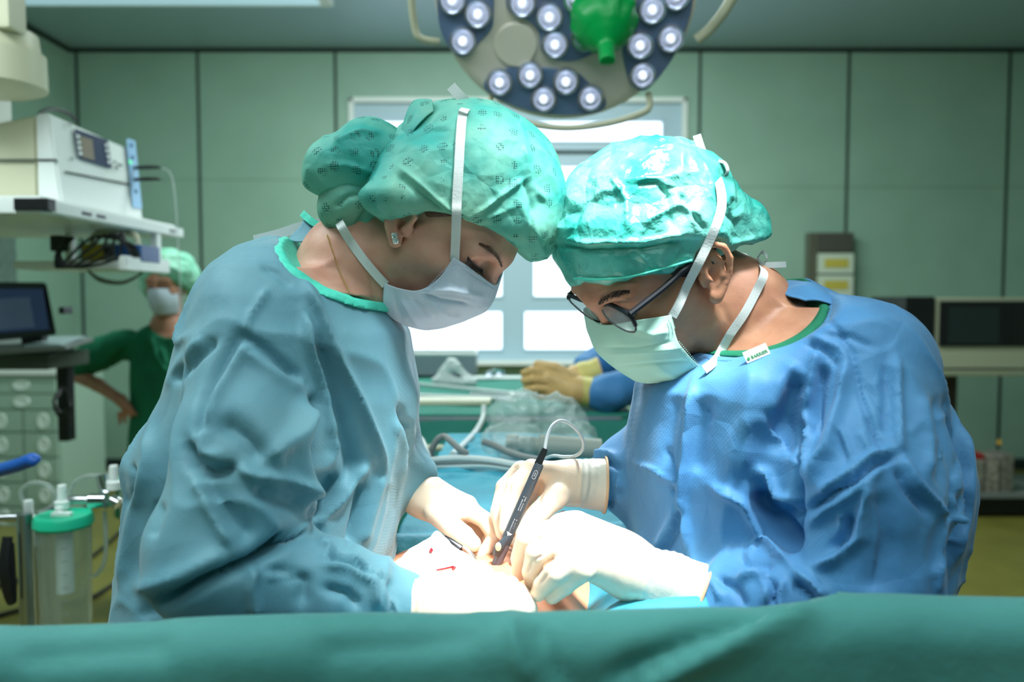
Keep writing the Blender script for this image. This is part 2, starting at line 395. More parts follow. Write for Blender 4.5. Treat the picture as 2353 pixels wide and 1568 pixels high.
# ================================================================== people
def frame(sgn, p, a, r):
    F = np.array([sgn * math.cos(p) * math.cos(a), -math.cos(p) * math.sin(a), -math.sin(p)])
    N = np.array([-sgn * math.sin(a), -math.cos(a), 0]); U = np.cross(F, N)
    if U[2] < 0: U = -U
    return F, N * math.cos(r) - U * math.sin(r), U * math.cos(r) + N * math.sin(r)
class Head:
    """a place for a head: origin between the ears, F forward, N towards the near side, U up"""
    def __init__(s, O, fr, k=(1, 1, 1)): s.O = A(O); s.F, s.N, s.U = fr; s.M = np.array(fr); s.k = A(k)
    def L(s, f, n, u): return s.O + f * s.k[0] * s.F + n * s.k[1] * s.N + u * s.k[2] * s.U
    def loc(s, p): q = A(p) - s.O; return A([q @ s.F, q @ s.N, q @ s.U]) / s.k
    def at(s, px, py, n):                    # where a line of sight meets the plane n metres to the near side
        d = ray(px, py); t = ((s.O + n * s.N - CAMP) @ s.N) / (d @ s.N); return CAMP + t * d
    def mir(s, p): q = p - s.O; return p - 2 * (q @ s.N) * s.N
def ax2(dx, dy, Ydir=(0, 1, 0)):             # axes from a direction in the picture plane
    l = math.hypot(dx, dy); dx, dy = dx / l, dy / l
    return np.array([[dx, 0, -dy], [0, 1, 0], [dy, 0, dx]])

def head_sdf(v, H, ear=1.0, nose=1.0, wide=1.0, chin=1.0, eye=(.0825, .032, .011)):
    ef, en, eu = eye
    L, Mx, K = H.L, H.M, H.k
    v.ell(L(-.004, 0, .052), A((.099, .074 * wide, .080)) * K, Mx, .01)
    v.ell(L(.045, 0, .05), A((.058, .060, .052)) * K, Mx, .02)
    v.ell(L(.046, 0, -.03), A((.052, .054, .078)) * K, Mx, .03)
    for s in (-1, 1):
        v.cap(L(.004, s * .050, -.045), L(.076 * chin, s * .012, -.100 * chin), .018, .015, .03)
        v.cap(L(.02, s * .058, -.008), L(.066, s * .046, -.012), .012, .014, .03)
        v.cap(L(.088, s * .046, .030), L(.100, s * .008, .031), .010, .009, .02)
    v.ell(L(.086 * chin, 0, -.098 * chin), A((.018, .018, .016)) * K, Mx, .02)
    for s in (-1, 1):
        v.ell(L(ef + .021, s * (en + .001), eu + .001), A((.015, .019, .0115)) * K, Mx, .014, cut=True)
        v.ell(L(ef, s * en, eu), A((.0135, .0155, .0125)) * K, Mx, .003)
        v.chain([L(ef + .003, s * (en + .015), eu - .004), L(ef + .0118, s * (en + .004), eu - .0068), L(ef + .0105, s * (en - .010), eu - .0060)], [.0016, .0021, .0016], .003)     # lid margin
        v.chain([L(ef + .004, s * (en + .016), eu + .004), L(ef + .0125, s * (en + .004), eu + .0085), L(ef + .013, s * (en - .010), eu + .0075)], [.0022, .0026, .0022], .004)      # fold of the upper lid
    v.cap(L(.098, 0, .022), L(.120 * nose, 0, -.020), .007, .0105, .012)
    for s in (-1, 1): v.ell(L(.108 * nose, s * .011, -.026), A((.011, .008, .008)) * K, Mx, .005)
    v.cap(L(.099, -.02, -.062), L(.099, .02, -.062), .008, .008, .01)
    for s in (-1, 1):                                                                     # ears
        e = lambda f, u, o: L(f * ear, s * (.073 * wide + o), u * ear)
        v.ell(e(-.008, .004, .006), A((.018 * ear, .006, .028 * ear)) * K, Mx, .004)
        v.ell(e(-.001, -.002, .016), A((.009, .012, .013)) * K, Mx, .003, cut=True)
        v.ell(e(-.010, .012, .019), A((.007, .009, .014)) * K, Mx, .003, cut=True)
        v.chain([e(.003, -.004, .012), e(.006, .010, .010), e(.007, .024, .009), e(-.001, .034, .012), e(-.014, .035, .016), e(-.024, .024, .019), e(-.026, .008, .019), e(-.019, -.010, .016), e(-.008, -.022, .013), e(.001, -.029, .009)],
                [.003, .0032, .0034, .0037, .004, .004, .0038, .0036, .004, .006], .003, .001)
        v.chain([e(-.002, -.016, .010), e(-.012, -.006, .013), e(-.017, .008, .013), e(-.012, .022, .011)], [.0032, .0034, .0034, .0028], .003)
        v.ell(e(.003, -.026, .008), A((.009 * ear, .005, .011 * ear)) * K, Mx, .003)
        v.cap(e(.009, -.006, .007), e(.010, .004, .007), .0042, .0036, .003)

def crumple(V_, F_, a=.003, b=.0015, seed=31, freq=16):
    V_ = smooth(V_, F_, 1); N = normals(V_, F_); w = V_ + .01 * np.stack([vnoise(V_, 20, seed + i) for i in range(3)], 1)
    r1 = 1 - np.abs(vnoise(w, freq, seed + 5)) * 2.5; r2 = 1 - np.abs(vnoise(w, freq * 2.3, seed + 6)) * 2.5
    return V_ + N * (a * np.clip(r1, -.5, 1) + b * np.clip(r2, -.5, 1) + a * .8 * vnoise(V_, freq * .6, seed + 9))[:, None]
def onto(v, px, py, off=0.002, r=9):
    """the nearest surface point of a modelled mesh on the sight line through a pixel, lifted off a little"""
    s2 = proj(v); d = (s2[:, 0] - px) ** 2 + (s2[:, 1] - py) ** 2; m = np.where(d < r * r)[0]
    if len(m) == 0: m = np.array([np.argmin(d)])
    y = v[m, 1].min(); return P(px, py, y - off)

_th = np.linspace(0, 2 * math.pi, 73)
def rows3(rows, grow=0.0, e=2.3):            # silhouettes (py, left px, right px, distance, half depth) -> ovals that fill exactly that outline
    out = []
    ct = np.sign(np.cos(_th)) * np.abs(np.cos(_th)) ** (2 / e); st = np.sign(np.sin(_th)) * np.abs(np.sin(_th)) ** (2 / e)
    for py, xl, xr, Y, ry in rows:
        a, b = P(xl, py, Y), P(xr, py, Y); z = a[2]; x0, x1 = a[0], b[0]
        for _ in range(12):
            c, r = (x0 + x1) / 2, max((x1 - x0) / 2, .01)
            q = proj(np.stack([c + r * ct, Y + ry * st, z + 0 * ct], 1))[:, 0]
            x0 += (xl - q.min()) * Y / FOC; x1 += (xr - q.max()) * Y / FOC
        c, r = (x0 + x1) / 2, max((x1 - x0) / 2, .01)
        out.append((z, c, Y, max(r + grow, .01), max(ry + grow, .01)))
    return out
def Pc(t): return P(*t[:3])

def hand(v, wrist, palm, fingers, k_f=.0035):
    """wrist: [(px,py,Y,r)] from the cuff to the hand; palm: pairs of points; fingers: [[(px,py,Y,r)...]]"""
    v.chain([Pc(w) for w in wrist], [w[3] for w in wrist], .012)
    for a, b in palm: v.cap(Pc(a), Pc(b), a[3], b[3], .014)
    for f in fingers: v.chain([Pc(q) for q in f], [q[3] for q in f], k_f, .002)

def bbox(pts, pad): q = A(pts); return q.min(0) - pad, q.max(0) + pad

def glove(parent, wrist, palm, fingers, mt, creases=(), rim=True, h=.0016, cuffmat=None, label=None, flare=None, nw=0.0011):
    pts = [Pc(w) for w in wrist] + [Pc(q) for ab in palm for q in ab] + [Pc(q) for f in fingers for q in f]
    lo, hi = bbox(pts, .05); v = Vol(lo, hi, h); hand(v, wrist, palm, fingers)
    a, b = Pc(wrist[0]), Pc(wrist[1]); ax = (b - a) / np.linalg.norm(b - a)
    v.half(a, -ax)
    V_, F_ = v.mesh(); V_ = smooth(V_, F_, 2)
    N = normals(V_, F_)
    t = (V_ - a) @ ax; Lw = np.linalg.norm(Pc(wrist[-1]) - a)                             # stretched latex folds round the wrist
    amp = np.clip(1 - np.abs(t / Lw - .62) / .42, 0, 1); wr = np.sin(t * 780 + 2.2 * vnoise(V_, 28, 3)) * (0.45 + .55 * vnoise(V_, 35, 5))
    V_ = V_ + N * (amp * wr * nw + .0007 * vnoise(V_, 60, 7) + .0016 * np.clip(1 - t / Lw, 0, 1) * vnoise(V_, 45, 11))[:, None]
    if len(creases): V_ = strokes(V_, F_, creases)
    g = np_obj('glove', V_, F_, mt, parent)
    if label: lab(g, label)
    if cuffmat is not None:
        g.data.materials.append(cuffmat); cen = V_[F_].mean(1); m = (((cen - a) @ ax) < Lw * .8).astype(np.int32); g.data.polygons.foreach_set('material_index', m)
    if rim:
        r0 = wrist[0][3]; x = np.cross(ax, [0, 1, 0]); x /= np.linalg.norm(x); y = np.cross(ax, x)
        ring = [tuple(a + ax * .001 + (x * math.cos(q) + y * math.sin(q)) * (r0 + .0006)) for q in np.linspace(0, 2 * math.pi, 40, endpoint=False)]
        MB().tube(ring, .0017, 8, closed=True).build('rolled_rim', M['rim'], g)
    return g

def legs(parent, x, y, sc_=1.0, trouser='scrub'):
    """trousers and clogs below the gown, standing on the floor"""
    for s in (-.1, .1):
        t = MB(); t.tube(cat([(x, y + s, .86), (x, y + s, .5), (x + .01, y + s, .1)], 6), list(np.linspace(.085, .055, 13)), 16); t.build('trouser_leg', M[trouser], parent)
        b = Vol((x - .2, y + s - .08, -.005), (x + .2, y + s + .08, .14), .005)
        dx = .07 if x < 0 else -.07
        b.cap((x - dx * .6, y + s, .045), (x + dx * 1.6, y + s, .04), .042, .042, .01); b.cap((x - dx * .3, y + s, .04), (x, y + s, .1), .04, .04, .02); b.half((0, 0, 0.001), (0, 0, -1))
        V_, F_ = b.mesh(); np_obj('clog', smooth(V_, F_), F_, M['white'], parent)

# ---------------------------------------------------------------- the woman surgeon on the left
HW = Head(P(1000.4, 519.6, .939), frame(1, .695, .274, .124), (.86, 1, .77))
woman = empty('surgeon', (-.30, .97, 0), 'person in pale blue surgical gown with lace-patterned green bouffant cap, bending over from the left', 'person')
W_ROWS = [(548, 610, 690, .95, .02), (575, 545, 760, .95, .065), (620, 490, 820, .955, .11), (680, 450, 900, .96, .14), (760, 412, 948, .97, .16), (900, 368, 967, .975, .17),
          (1000, 312, 965, .98, .175), (1035, 290, 958, .98, .175), (1100, 300, 942, .98, .175), (1200, 283, 922, .98, .178), (1310, 257, 897, .98, .18), (1400, 238, 885, .98, .18), (1560, 200, 725, .98, .18), (1800, 130, 690, .98, .18), (2300, 110, 690, .98, .19)]
NK_W = (P(850, 560, .93), (.108, .30, .068), ax2(.93, .36))

v = Vol((-.42, .72, 1.05), (.04, 1.12, 1.66), .0023)                                      # skin
head_sdf(v, HW, ear=.9, nose=.90, wide=.97, chin=.86, eye=HW.loc(HW.at(1099, 602, .032)) - A((.009, 0, 0)))
v.cap(HW.L(-.035, 0, -.02), P(800, 600, .95), .052, .055, .03); v.cap(P(800, 606, .95), P(735, 670, .96), .046, .046, .02)
v.cap(HW.L(.0, 0, -.06), P(865, 655, .95), .035, .045, .03)
v.slices(rows3([r for r in W_ROWS if 600 < r[0] < 720], -.010), .02); v.slices(rows3([r for r in W_ROWS if 670 < r[0] < 1250], -.04), .02)
Vs, Fs = v.mesh(); Vs = smooth(Vs, Fs, 2)
Vs = strokes(Vs, Fs, [('v', [(848, 625), (856, 670), (862, 700)], 5, .0020), ('v', [(755, 545), (800, 640), (812, 690)], 18, .0012), ('v', [(1092, 612), (1120, 618)], 3, .0008)])
body = np_obj('body', Vs, Fs, M['skin_w'], woman)
Vw = Vs
if 0: print('eye', proj(HW.L(.094,.033,.006)[None]))

def gown_mesh(rows, arms, neck, lo, hi, h, grow=0.0, k=.03, extra=None):
    v = Vol(lo, hi, h); v.slices(rows3(rows, grow), .02)
    for a in arms: v.chain([Pc(q) for q in a], [q[3] + grow for q in a], k)
    if extra: extra(v)
    return v
W_ARMS = [[(612, 752, .87, .062), (572, 1040, .79, .064), (510, 1262, .755, .068)], [(505, 1290, .765, .066), (600, 1345, .765, .05), (760, 1355, .77, .044), (918, 1392, .79, .0345)],
          [(760, 800, 1.10, .07), (840, 1000, 1.08, .055), (935, 1095, 1.01, .036)]]
lo, hi = (-.56, .62, .52), (-.02, 1.20, 1.52)
def wx(v):
    v.cap(P(305, 1033, .97), P(345, 990, .96), .005, .008, .02)
v = gown_mesh(W_ROWS, W_ARMS, NK_W, lo, hi, .0037, extra=wx)
v.ell(NK_W[0], NK_W[1], NK_W[2], .004, cut=True)
Vg, Fg = v.mesh(); Vg = smooth(Vg, Fg, 1)
N = normals(Vg, Fg); dn = .005 * vnoise(Vg * A([1, 1, .45]), 9, 21) + .0022 * vnoise(Vg, 26, 22)
rd = 1 - np.abs(vnoise(Vg * A([1, 1, .6]) + .02 * vnoise(Vg, 12, 25)[:, None], 13, 23)) * 2.2; dn += .006 * np.clip(rd, 0, 1) ** 3
Vg = Vg + N * (dn * np.clip((NK_W[0][2] + .02 - Vg[:, 2]) / .1 + .3, .15, 1))[:, None]
W_ST = [('r', [(696, 705), (719, 812), (746, 892), (753, 940), (757, 991), (768, 1035)], 11, .016), ('r', [(693, 628), (746, 746), (792, 849), (835, 941), (878, 1051), (890, 1110)], 11, .014),
        ('v', [(728, 740), (762, 870), (790, 980), (812, 1070), (800, 1140)], 26, .020), ('v', [(728, 900), (712, 990), (722, 1060)], 12, .014), ('r', [(766, 1000), (760, 1040), (722, 1095)], 12, .012),
        ('v', [(562, 745), (512, 832), (469, 915), (452, 978), (450, 1030)], 13, .011), ('r', [(585, 770), (535, 850), (495, 920), (474, 990)], 14, .009),
        ('v', [(545, 765), (618, 812), (700, 880)], 15, .013), ('r', [(560, 800), (620, 850), (700, 905)], 20, .007), ('v', [(500, 775), (450, 820), (395, 885)], 13, .010), ('r', [(470, 770), (420, 830), (372, 900)], 16, .006),
        ('v', [(425, 1010), (443, 1066), (478, 1088), (515, 1083), (545, 1064)], 15, .020), ('r', [(455, 985), (470, 1040), (520, 1058)], 16, .010), ('r', [(446, 1095), (494, 1192), (533, 1263)], 15, .012), ('v', [(470, 1105), (530, 1190), (590, 1240)], 26, .010),
        ('r', [(540, 1066), (582, 1095), (656, 1103), (700, 1118), (716, 1160)], 13, .013), ('v', [(580, 1120), (640, 1150), (700, 1165)], 18, .009), ('v', [(500, 960), (560, 1000), (610, 1060)], 30, .014), ('r', [(610, 1060), (680, 1000), (715, 940)], 26, .012),
        ('s', [(703, 895), (706, 960), (700, 1030), (716, 1100), (717, 1180), (718, 1222)], 14, .012), ('v', [(722, 1221), (656, 1239), (585, 1288), (478, 1333), (330, 1412)], 15, .030), ('r', [(530, 1270), (430, 1320), (300, 1360)], 26, .010),
        ('r', [(850, 1060), (790, 1140), (722, 1212)], 12, .014), ('v', [(772, 1085), (748, 1160), (728, 1200)], 20, .014), ('v', [(838, 1105), (815, 1200), (802, 1260)], 11, .013), ('r', [(880, 1080), (850, 1180), (830, 1260)], 18, .010),
        ('v', [(912, 925), (938, 985), (944, 1010), (936, 1078)], 9, .009), ('r', [(906, 960), (926, 1030), (918, 1110)], 9, .008), ('v', [(930, 965), (945, 985)], 7, .006),
        ('r', [(350, 620), (420, 700), (380, 800)], 20, .004), ('v', [(600, 610), (640, 630), (670, 660)], 10, .005), ('r', [(620, 660), (580, 720), (556, 770)], 8, .006),
        ('v', [(300, 1060), (310, 1120), (298, 1170)], 10, .008), ('r', [(345, 960), (340, 1060), (300, 1230), (275, 1380)], 16, .009), ('v', [(370, 1150), (345, 1240)], 14, .007),
        ('r', [(585, 1290), (575, 1350), (590, 1420)], 12, .012), ('v', [(610, 1310), (700, 1330), (690, 1400)], 16, .010), ('r', [(610, 1325), (690, 1322)], 10, .008), ('v', [(745, 1270), (800, 1290), (860, 1320)], 14, .014), ('r', [(730, 1240), (760, 1260), (745, 1290)], 9, .010),
        ('r', [(735, 1300), (800, 1305), (855, 1340), (870, 1410)], 11, .012), ('r', [(800, 1270), (840, 1300), (885, 1330)], 9, .010), ('v', [(740, 1350), (800, 1365), (830, 1400)], 14, .010), ('v', [(895, 1330), (905, 1380), (900, 1420)], 8, .010), ('r', [(882, 1330), (885, 1420)], 7, .008)]
Vg = strokes(Vg, Fg, W_ST); Vg = smooth(Vg, Fg, 1, .35)
gown_w = np_obj('gown', Vg, Fg, M['gown_l'], woman); VgW = Vg
v = gown_mesh([r for r in W_ROWS if r[0] < 950], [], NK_W, (-.38, .72, 1.2), (-.02, 1.20, 1.52), .0026, grow=.0035)
v.ell(NK_W[0], A(NK_W[1]) + A((.006, 0, .006)), NK_W[2], 0); v2 = v.V.copy()
w_ = Vol((-.38, .72, 1.2), (-.02, 1.20, 1.52), .0026); w_.slices(rows3([r for r in W_ROWS if r[0] < 950], .0035), .02)
e1 = Vol((-.38, .72, 1.2), (-.02, 1.20, 1.52), .0026); e1.ell(NK_W[0], A(NK_W[1]) + A((.005, 0, .005)), NK_W[2], 0)
e2 = Vol((-.38, .72, 1.2), (-.02, 1.20, 1.52), .0026); e2.ell(NK_W[0], A(NK_W[1]) - A((.005, 0, .005)), NK_W[2], 0)
w_.V = np.maximum(np.maximum(w_.V, e1.V), -e2.V); Vb, Fb = w_.mesh(); Vb = smooth(Vb, Fb, 1)
Vb = Vb + normals(Vb, Fb) * (.0012 * vnoise(Vb, 110, 4))[:, None]
lab(np_obj('collar_binding', Vb, Fb, M['binding'], woman), 'teal binding round the neckline'); VbW = Vb
legs(woman, -.40, .98)

# ---------------------------------------------------------------- cap of the woman: gathered bouffant with lace dots
def lace_mat(name, base, pale, holes=True):
    m = mat(name, base, 0.55, bump=[('v', 16, 0.6, 0.010), ('v', 45, 0.3, 0.004), ('n', 60, 0.3, 0.004)], thin=0.32, var=(pale, 11), spec=0.4)
    nt = m.node_tree; L = nt.links; mix = [n for n in nt.nodes if n.type == 'MIX'][0]; b = nt.nodes['Principled BSDF']
    if holes:
        tc = [n for n in nt.nodes if n.type == 'TEX_COORD'][0]
        big = nt.nodes.new('ShaderNodeTexVoronoi'); big.inputs['Scale'].default_value = 52; big.inputs['Randomness'].default_value = 0.35; L.new(tc.outputs['Object'], big.inputs[0])
        sml = nt.nodes.new('ShaderNodeTexVoronoi'); sml.inputs['Scale'].default_value = 420; sml.inputs['Randomness'].default_value = 0.15; L.new(tc.outputs['Object'], sml.inputs[0])
        a = nt.nodes.new('ShaderNodeMath'); a.operation = 'LESS_THAN'; a.inputs[1].default_value = 0.30; L.new(big.outputs['Distance'], a.inputs[0])
        c = nt.nodes.new('ShaderNodeMath'); c.operation = 'LESS_THAN'; c.inputs[1].default_value = 0.42; L.new(sml.outputs['Distance'], c.inputs[0])
        d = nt.nodes.new('ShaderNodeMath'); d.operation = 'MULTIPLY'; L.new(a.outputs[0], d.inputs[0]); L.new(c.outputs[0], d.inputs[1])
        m2 = nt.nodes.new('ShaderNodeMix'); m2.data_type = 'RGBA'; m2.inputs[7].default_value = srgb(38, 96, 92); L.new(d.outputs[0], m2.inputs[0]); L.new(mix.outputs[2], m2.inputs[6]); L.new(m2.outputs[2], b.inputs['Base Color'])
        for n in nt.nodes:
            if n.type == 'BSDF_TRANSLUCENT': L.new(m2.outputs[2], n.inputs[0])
    return m
M['cap_l'] = lace_mat('lace_green_cap', (142, 206, 182), (62, 176, 166))
M['cap_f'] = mat('pale_green_bouffant', (112, 190, 160), .6, bump=[('n', 30, .5, .01)], var=((150, 205, 180), 12))
v = Vol((-.28, .76, 1.36), (.10, 1.12, 1.70), .0021)
Y0 = .938
v.ell(P(1108, 415, Y0), (.106, .094, .083), ax2(.8, .6), .01)
v.ell(P(1000, 420, Y0), (.07, .09, .050), ax2(1, .2), .02); v.ell(HW.L(-.004, 0, .052), A((.110, .086, .094)) * HW.k, HW.M, .02); v.ell(P(903, 458, .868), (.036, .036, .022), None, .02)
v.ell(P(1200, 520, .93), (.036, .07, .030), ax2(.7, .7), .03)
v.ell(P(940, 440, Y0), (.05, .082, .045), ax2(1, .3), .02)
v.ell(P(1040, 690, .938), (.118, .4, .094), ax2(.93, .25), .004, cut=True)
v.half(P(900, 518, .94), (-.25, 0, -1.0))
V1, F1 = v.mesh()
v = Vol((-.30, .80, 1.36), (-.06, 1.06, 1.66), .0023)                                       # the gathered bag and the bun
v.chain([P(935, 400, .93), P(850, 375, .92), P(790, 385, .92)], [.036, .042, .030], .02)
v.ell(P(800, 366, .92), (.042, .05, .028), ax2(1, -.45), .02); v.ell(P(762, 400, .92), (.026, .045, .028), ax2(1, .6), .02)
v.cap(P(940, 430, .90), P(1010, 478, .875), .022, .008, .02)
V2, F2 = v.mesh()
v = Vol((-.30, .80, 1.36), (-.06, 1.06, 1.66), .0023)
v.ell(P(815, 468, .93), (.038, .05, .028), ax2(1, -.1), .015); v.ell(P(782, 470, .93), (.020, .04, .026), ax2(1, .8), .015); v.cap(P(860, 440, .93), P(930, 455, .92), .028, .030, .02)
V3, F3 = v.mesh()
V1 = crumple(V1, F1, .0028, .0013)
V1 = strokes(V1, F1, [('r', [(1280, 640), (1195, 470), (1080, 520)], 10, .002), ('r', [(905, 375), (960, 420), (1030, 480), (1075, 505)], 7, .004), ('v', [(905, 395), (960, 440), (1020, 490)], 8, .004), ('r', [(1085, 500), (1180, 430), (1215, 405)], 6, .004), ('v', [(1200, 400), (1222, 480), (1218, 560)], 8, .004),
        ('r', [(1205, 330), (1225, 430), (1260, 470)], 9, .003), ('v', [(870, 470), (900, 500), (925, 508)], 6, .003), ('r', [(1130, 545), (1100, 510), (1060, 495)], 6, .003), ('v', [(930, 330), (990, 300), (1040, 300)], 10, .002)])
cap_w = lab(np_obj('bouffant_cap', V1, F1, M['cap_l'], woman), 'green bouffant cap with a lace dot pattern'); VcW = V1
V2 = strokes(crumple(V2, F2, .0040, .0016, 41), F2, [('v', [(900, 340), (880, 390), (840, 420)], 9, .006), ('v', [(870, 380), (940, 440), (1000, 480)], 7, .004), ('r', [(760, 330), (830, 300), (880, 310)], 9, .004), ('r', [(740, 380), (800, 380), (870, 400)], 9, .003)])
np_obj('gathered_bag', V2, F2, M['cap_l'], cap_w)
V3 = strokes(crumple(V3, F3, .0042, .0018, 51), F3, [('v', [(885, 440), (850, 470), (815, 520)], 7, .005), ('v', [(860, 440), (800, 450), (765, 480)], 7, .005), ('r', [(880, 470), (850, 500), (830, 520)], 7, .004)])
np_obj('bun_cover', V3, F3, M['cap_l'], cap_w)
G = sheet([[P(912, 335, .90), P(925, 288, .90), P(948, 234, .905), P(985, 228, .91)], [P(922, 330, .88), P(942, 286, .88), P(964, 248, .885), P(993, 232, .89)], [P(938, 318, .875), P(960, 288, .872), P(980, 268, .875), P(996, 256, .88)]])
sheet_obj('tied_strip', G, M['cap_l'], cap_w, .001)
# hair at temple and nape
v = Vol((-.22, .80, 1.36), (.06, 1.10, 1.62), .0024)
v.ell(HW.L(-.005, 0, .052), A((.1012, .0755, .083)) * HW.k, HW.M, 0)
v.ell(HW.L(.078, 0, -.03), (.075, .2, .072), HW.M, .005, cut=True); v.ell(HW.L(-.004, .08, -.018), (.03, .04, .042), HW.M, .004, cut=True); v.half(HW.L(-.02, 0, .004), -HW.U - .5 * HW.F)
Vh, Fh = v.mesh(); np_obj('hair', smooth(Vh, Fh), Fh, M['hair_w'], woman)

def eye_bits(H, parent, hairmat, lash_px=None, brow_px=None, V_=None, L_=.008, bw=.0045, dirn=(.6, .8), Y=None):
    """lash and brow hairs set on the skin along lines seen in the picture, mirrored for the far eye"""
    rng = random.Random(5)
    for far in (False, True):
        g = (lambda p: H.mir(p) + H.N * .004 - H.F * .004) if far else (lambda p: p)
        m = MB(); c = cat([onto(V_, x, y, .0004, 5) for x, y in lash_px], 8); n = len(c)
        m.tube([g(p) for p in c], .0008, 6)
        for i in range(34):
            t = i / 33; p = c[min(int(t * (n - 1)), n - 1)]; d = H.F * .5 - H.U * .85 + H.N * (.5 - t) * .9; d /= np.linalg.norm(d); l = L_ * (.75 + .4 * rng.random())
            q1 = p + d * l * .55 - A([0, .0008, 0]); q2 = p + d * l + H.F * l * .35 + H.U * l * .10
            m.tube([g(p), g(q1), g(q2)], [.00036, .00026, .0001], 5)
        m.build('eyelashes', M['lash'], parent)
        e = MB(); c = cat([onto(V_, x, y, .0003, 5) for x, y in brow_px], 10); n = len(c)
        for i in range(150):
            t = rng.random(); k = int(t * (n - 2)); p = c[k]; tg = c[min(k + 1, n - 1)] - p; tg /= np.linalg.norm(tg) + 1e-9
            w = np.cross(tg, [0, -1, 0]); p = p + w * (rng.random() - .5) * 2 * bw * (.35 + .65 * math.sin(min(t * 1.15, 1) * math.pi) ** .6)
            q = p - tg * .0045 + w * (rng.random() - .3) * .002 - A([0, .0006, 0]); e.tube([g(p - A([0, .0002, 0])), g(q)], [.00042, .00012], 4)
        e.build('eyebrow', hairmat, parent)
eye_bits(HW, woman, M['hair_w'], [(1075, 591), (1084, 604), (1096, 614), (1108, 620)], [(1152, 611), (1146, 596), (1133, 580), (1116, 567), (1098, 559)], Vw, .0075, .0032)

# mask of the woman
def mask(H, net, mt, parent, th=.0012, folds=(), nf=.0006):
    rows = []
    for r in net:
        near = [H.at(*q) for q in r]; far = [H.mir(p) for p in near[:-1]][::-1]; rows.append(near + far)
    G = sheet(rows, 14, 12); n, m = G.shape[:2]; v_ = G.reshape(-1, 3); F_ = grid_faces(n, m)
    if (normals(v_, F_)[:, 1].mean()) > 0: F_ = F_[:, ::-1]
    v_ = v_ + normals(v_, F_) * (nf * vnoise(v_, 70, 8) + nf * 1.5 * vnoise(v_, 30, 9))[:, None]
    v_ = strokes(v_, F_, folds)
    o = np_obj('face_mask', v_, F_, mt, parent); md = o.modifiers.new('thickness', 'SOLIDIFY'); md.thickness = th; md.offset = -1
    md = o.modifiers.new('round', 'SUBSURF'); md.levels = 1; md.render_levels = 1
    return o, v_, G
netW = [[(1042, 592, .067), (1074, 611, .057), (1096, 626, .042), (1140, 655, 0)], [(1008, 640, .068), (1050, 664, .058), (1078, 684, .042), (1122, 706, 0)], [(960, 668, .070), (1010, 702, .060), (1044, 716, .046), (1086, 730, 0)],
        [(912, 662, .069), (950, 715, .060), (990, 738, .046), (1032, 752, 0)], [(882, 650, .064), (884, 715, .056), (938, 751, .036), (985, 759, 0)]]
mW, VmW, _ = mask(HW, netW, M['mask_l'], woman, folds=[('v', [(965, 672), (1010, 690), (1085, 700)], 5, .004), ('r', [(965, 668), (1040, 668), (1120, 684)], 6, .003), ('v', [(945, 680), (975, 715), (1010, 745)], 5, .004), ('r', [(925, 690), (945, 725), (965, 755)], 6, .003), ('r', [(985, 690), (1030, 725), (1060, 728)], 7, .003), ('v', [(905, 665), (910, 700), (918, 725)], 4, .002), ('v', [(1050, 612), (1090, 632), (1135, 660)], 2.5, .0012)])
lab(mW, 'pale blue pleated face mask')
m = MB()
for off in (0, 1):
    for i in range(34):
        t = i / 33; x0, y0 = np.array([1046, 596]) * (1 - t) + np.array([1136, 652]) * t; m.box(onto(VmW, x0 - off * 3, y0 + 5 + off * 6, .0011), (.0011, .0006, .0006))
    for i in range(26):
        t = i / 25; x0, y0 = np.array([1040, 600]) * (1 - t) + np.array([975, 668]) * t; m.box(onto(VmW, x0 + off * 8, y0 + off * 4, .0011), (.0008, .0006, .0011))
m.build('stitching', mat('mask_stitch', (150, 172, 190), .7), mW)
# ties of the woman's mask
tie = lambda name, pts, V_, w, parent=woman, off=.002, twist=0: ribbon(name, [onto(V_, q[0], q[1], off) if len(q) == 2 else P(*q) for q in pts], w, M['tape'], parent, twist=twist)
tie('mask_tie', [(1045, 598), (1049, 500), (1050, 460), (1054, 390), (1058, 320), (1062, 270), (1068, 252), (1085, 242, .95)], np.concatenate([Vw, VcW]), .0098, off=.003)
tie('mask_tie', [(886, 655), (865, 632), (838, 600), (806, 556), (784, 520, .88), (775, 500, .92)], Vw, .0098, off=.003)
ribbon('mask_tie', [P(1036, 198, .90), P(1058, 222, .90), (P(1082, 243, .905))], .0115, M['tape'], woman)
ribbon('mask_tie', [P(1085, 246, .905), P(1062, 240, .90), P(1046, 246, .90), P(1058, 254, .91)], .006, M['tape'], woman)
ribbon('mask_tie', [P(1100, 255, .91), P(1128, 270, .93), P(1146, 262, .95), P(1150, 275, .96)], .007, M['tape'], woman)
ribbon('gown_tie', [P(584, 552, .99), P(640, 538, .99), P(690, 522, .985), P(745, 512, .98), P(775, 520, .97)], .012, M['tape'], woman)
G = sheet([[P(660, 552, .96), P(690, 520, .96), P(702, 488, .97)], [P(690, 556, .94), P(720, 540, .95), P(735, 515, .965)], [P(735, 545, .93), P(755, 535, .94), P(775, 520, .96)]])
sheet_obj('collar_flap', G, M['gown_l'], woman, .0015)
ribbon('collar_flap_edge', [P(694, 490, .965), P(715, 508, .955), P(745, 524, .945), P(768, 530, .94)], .0085, M['binding'], woman)
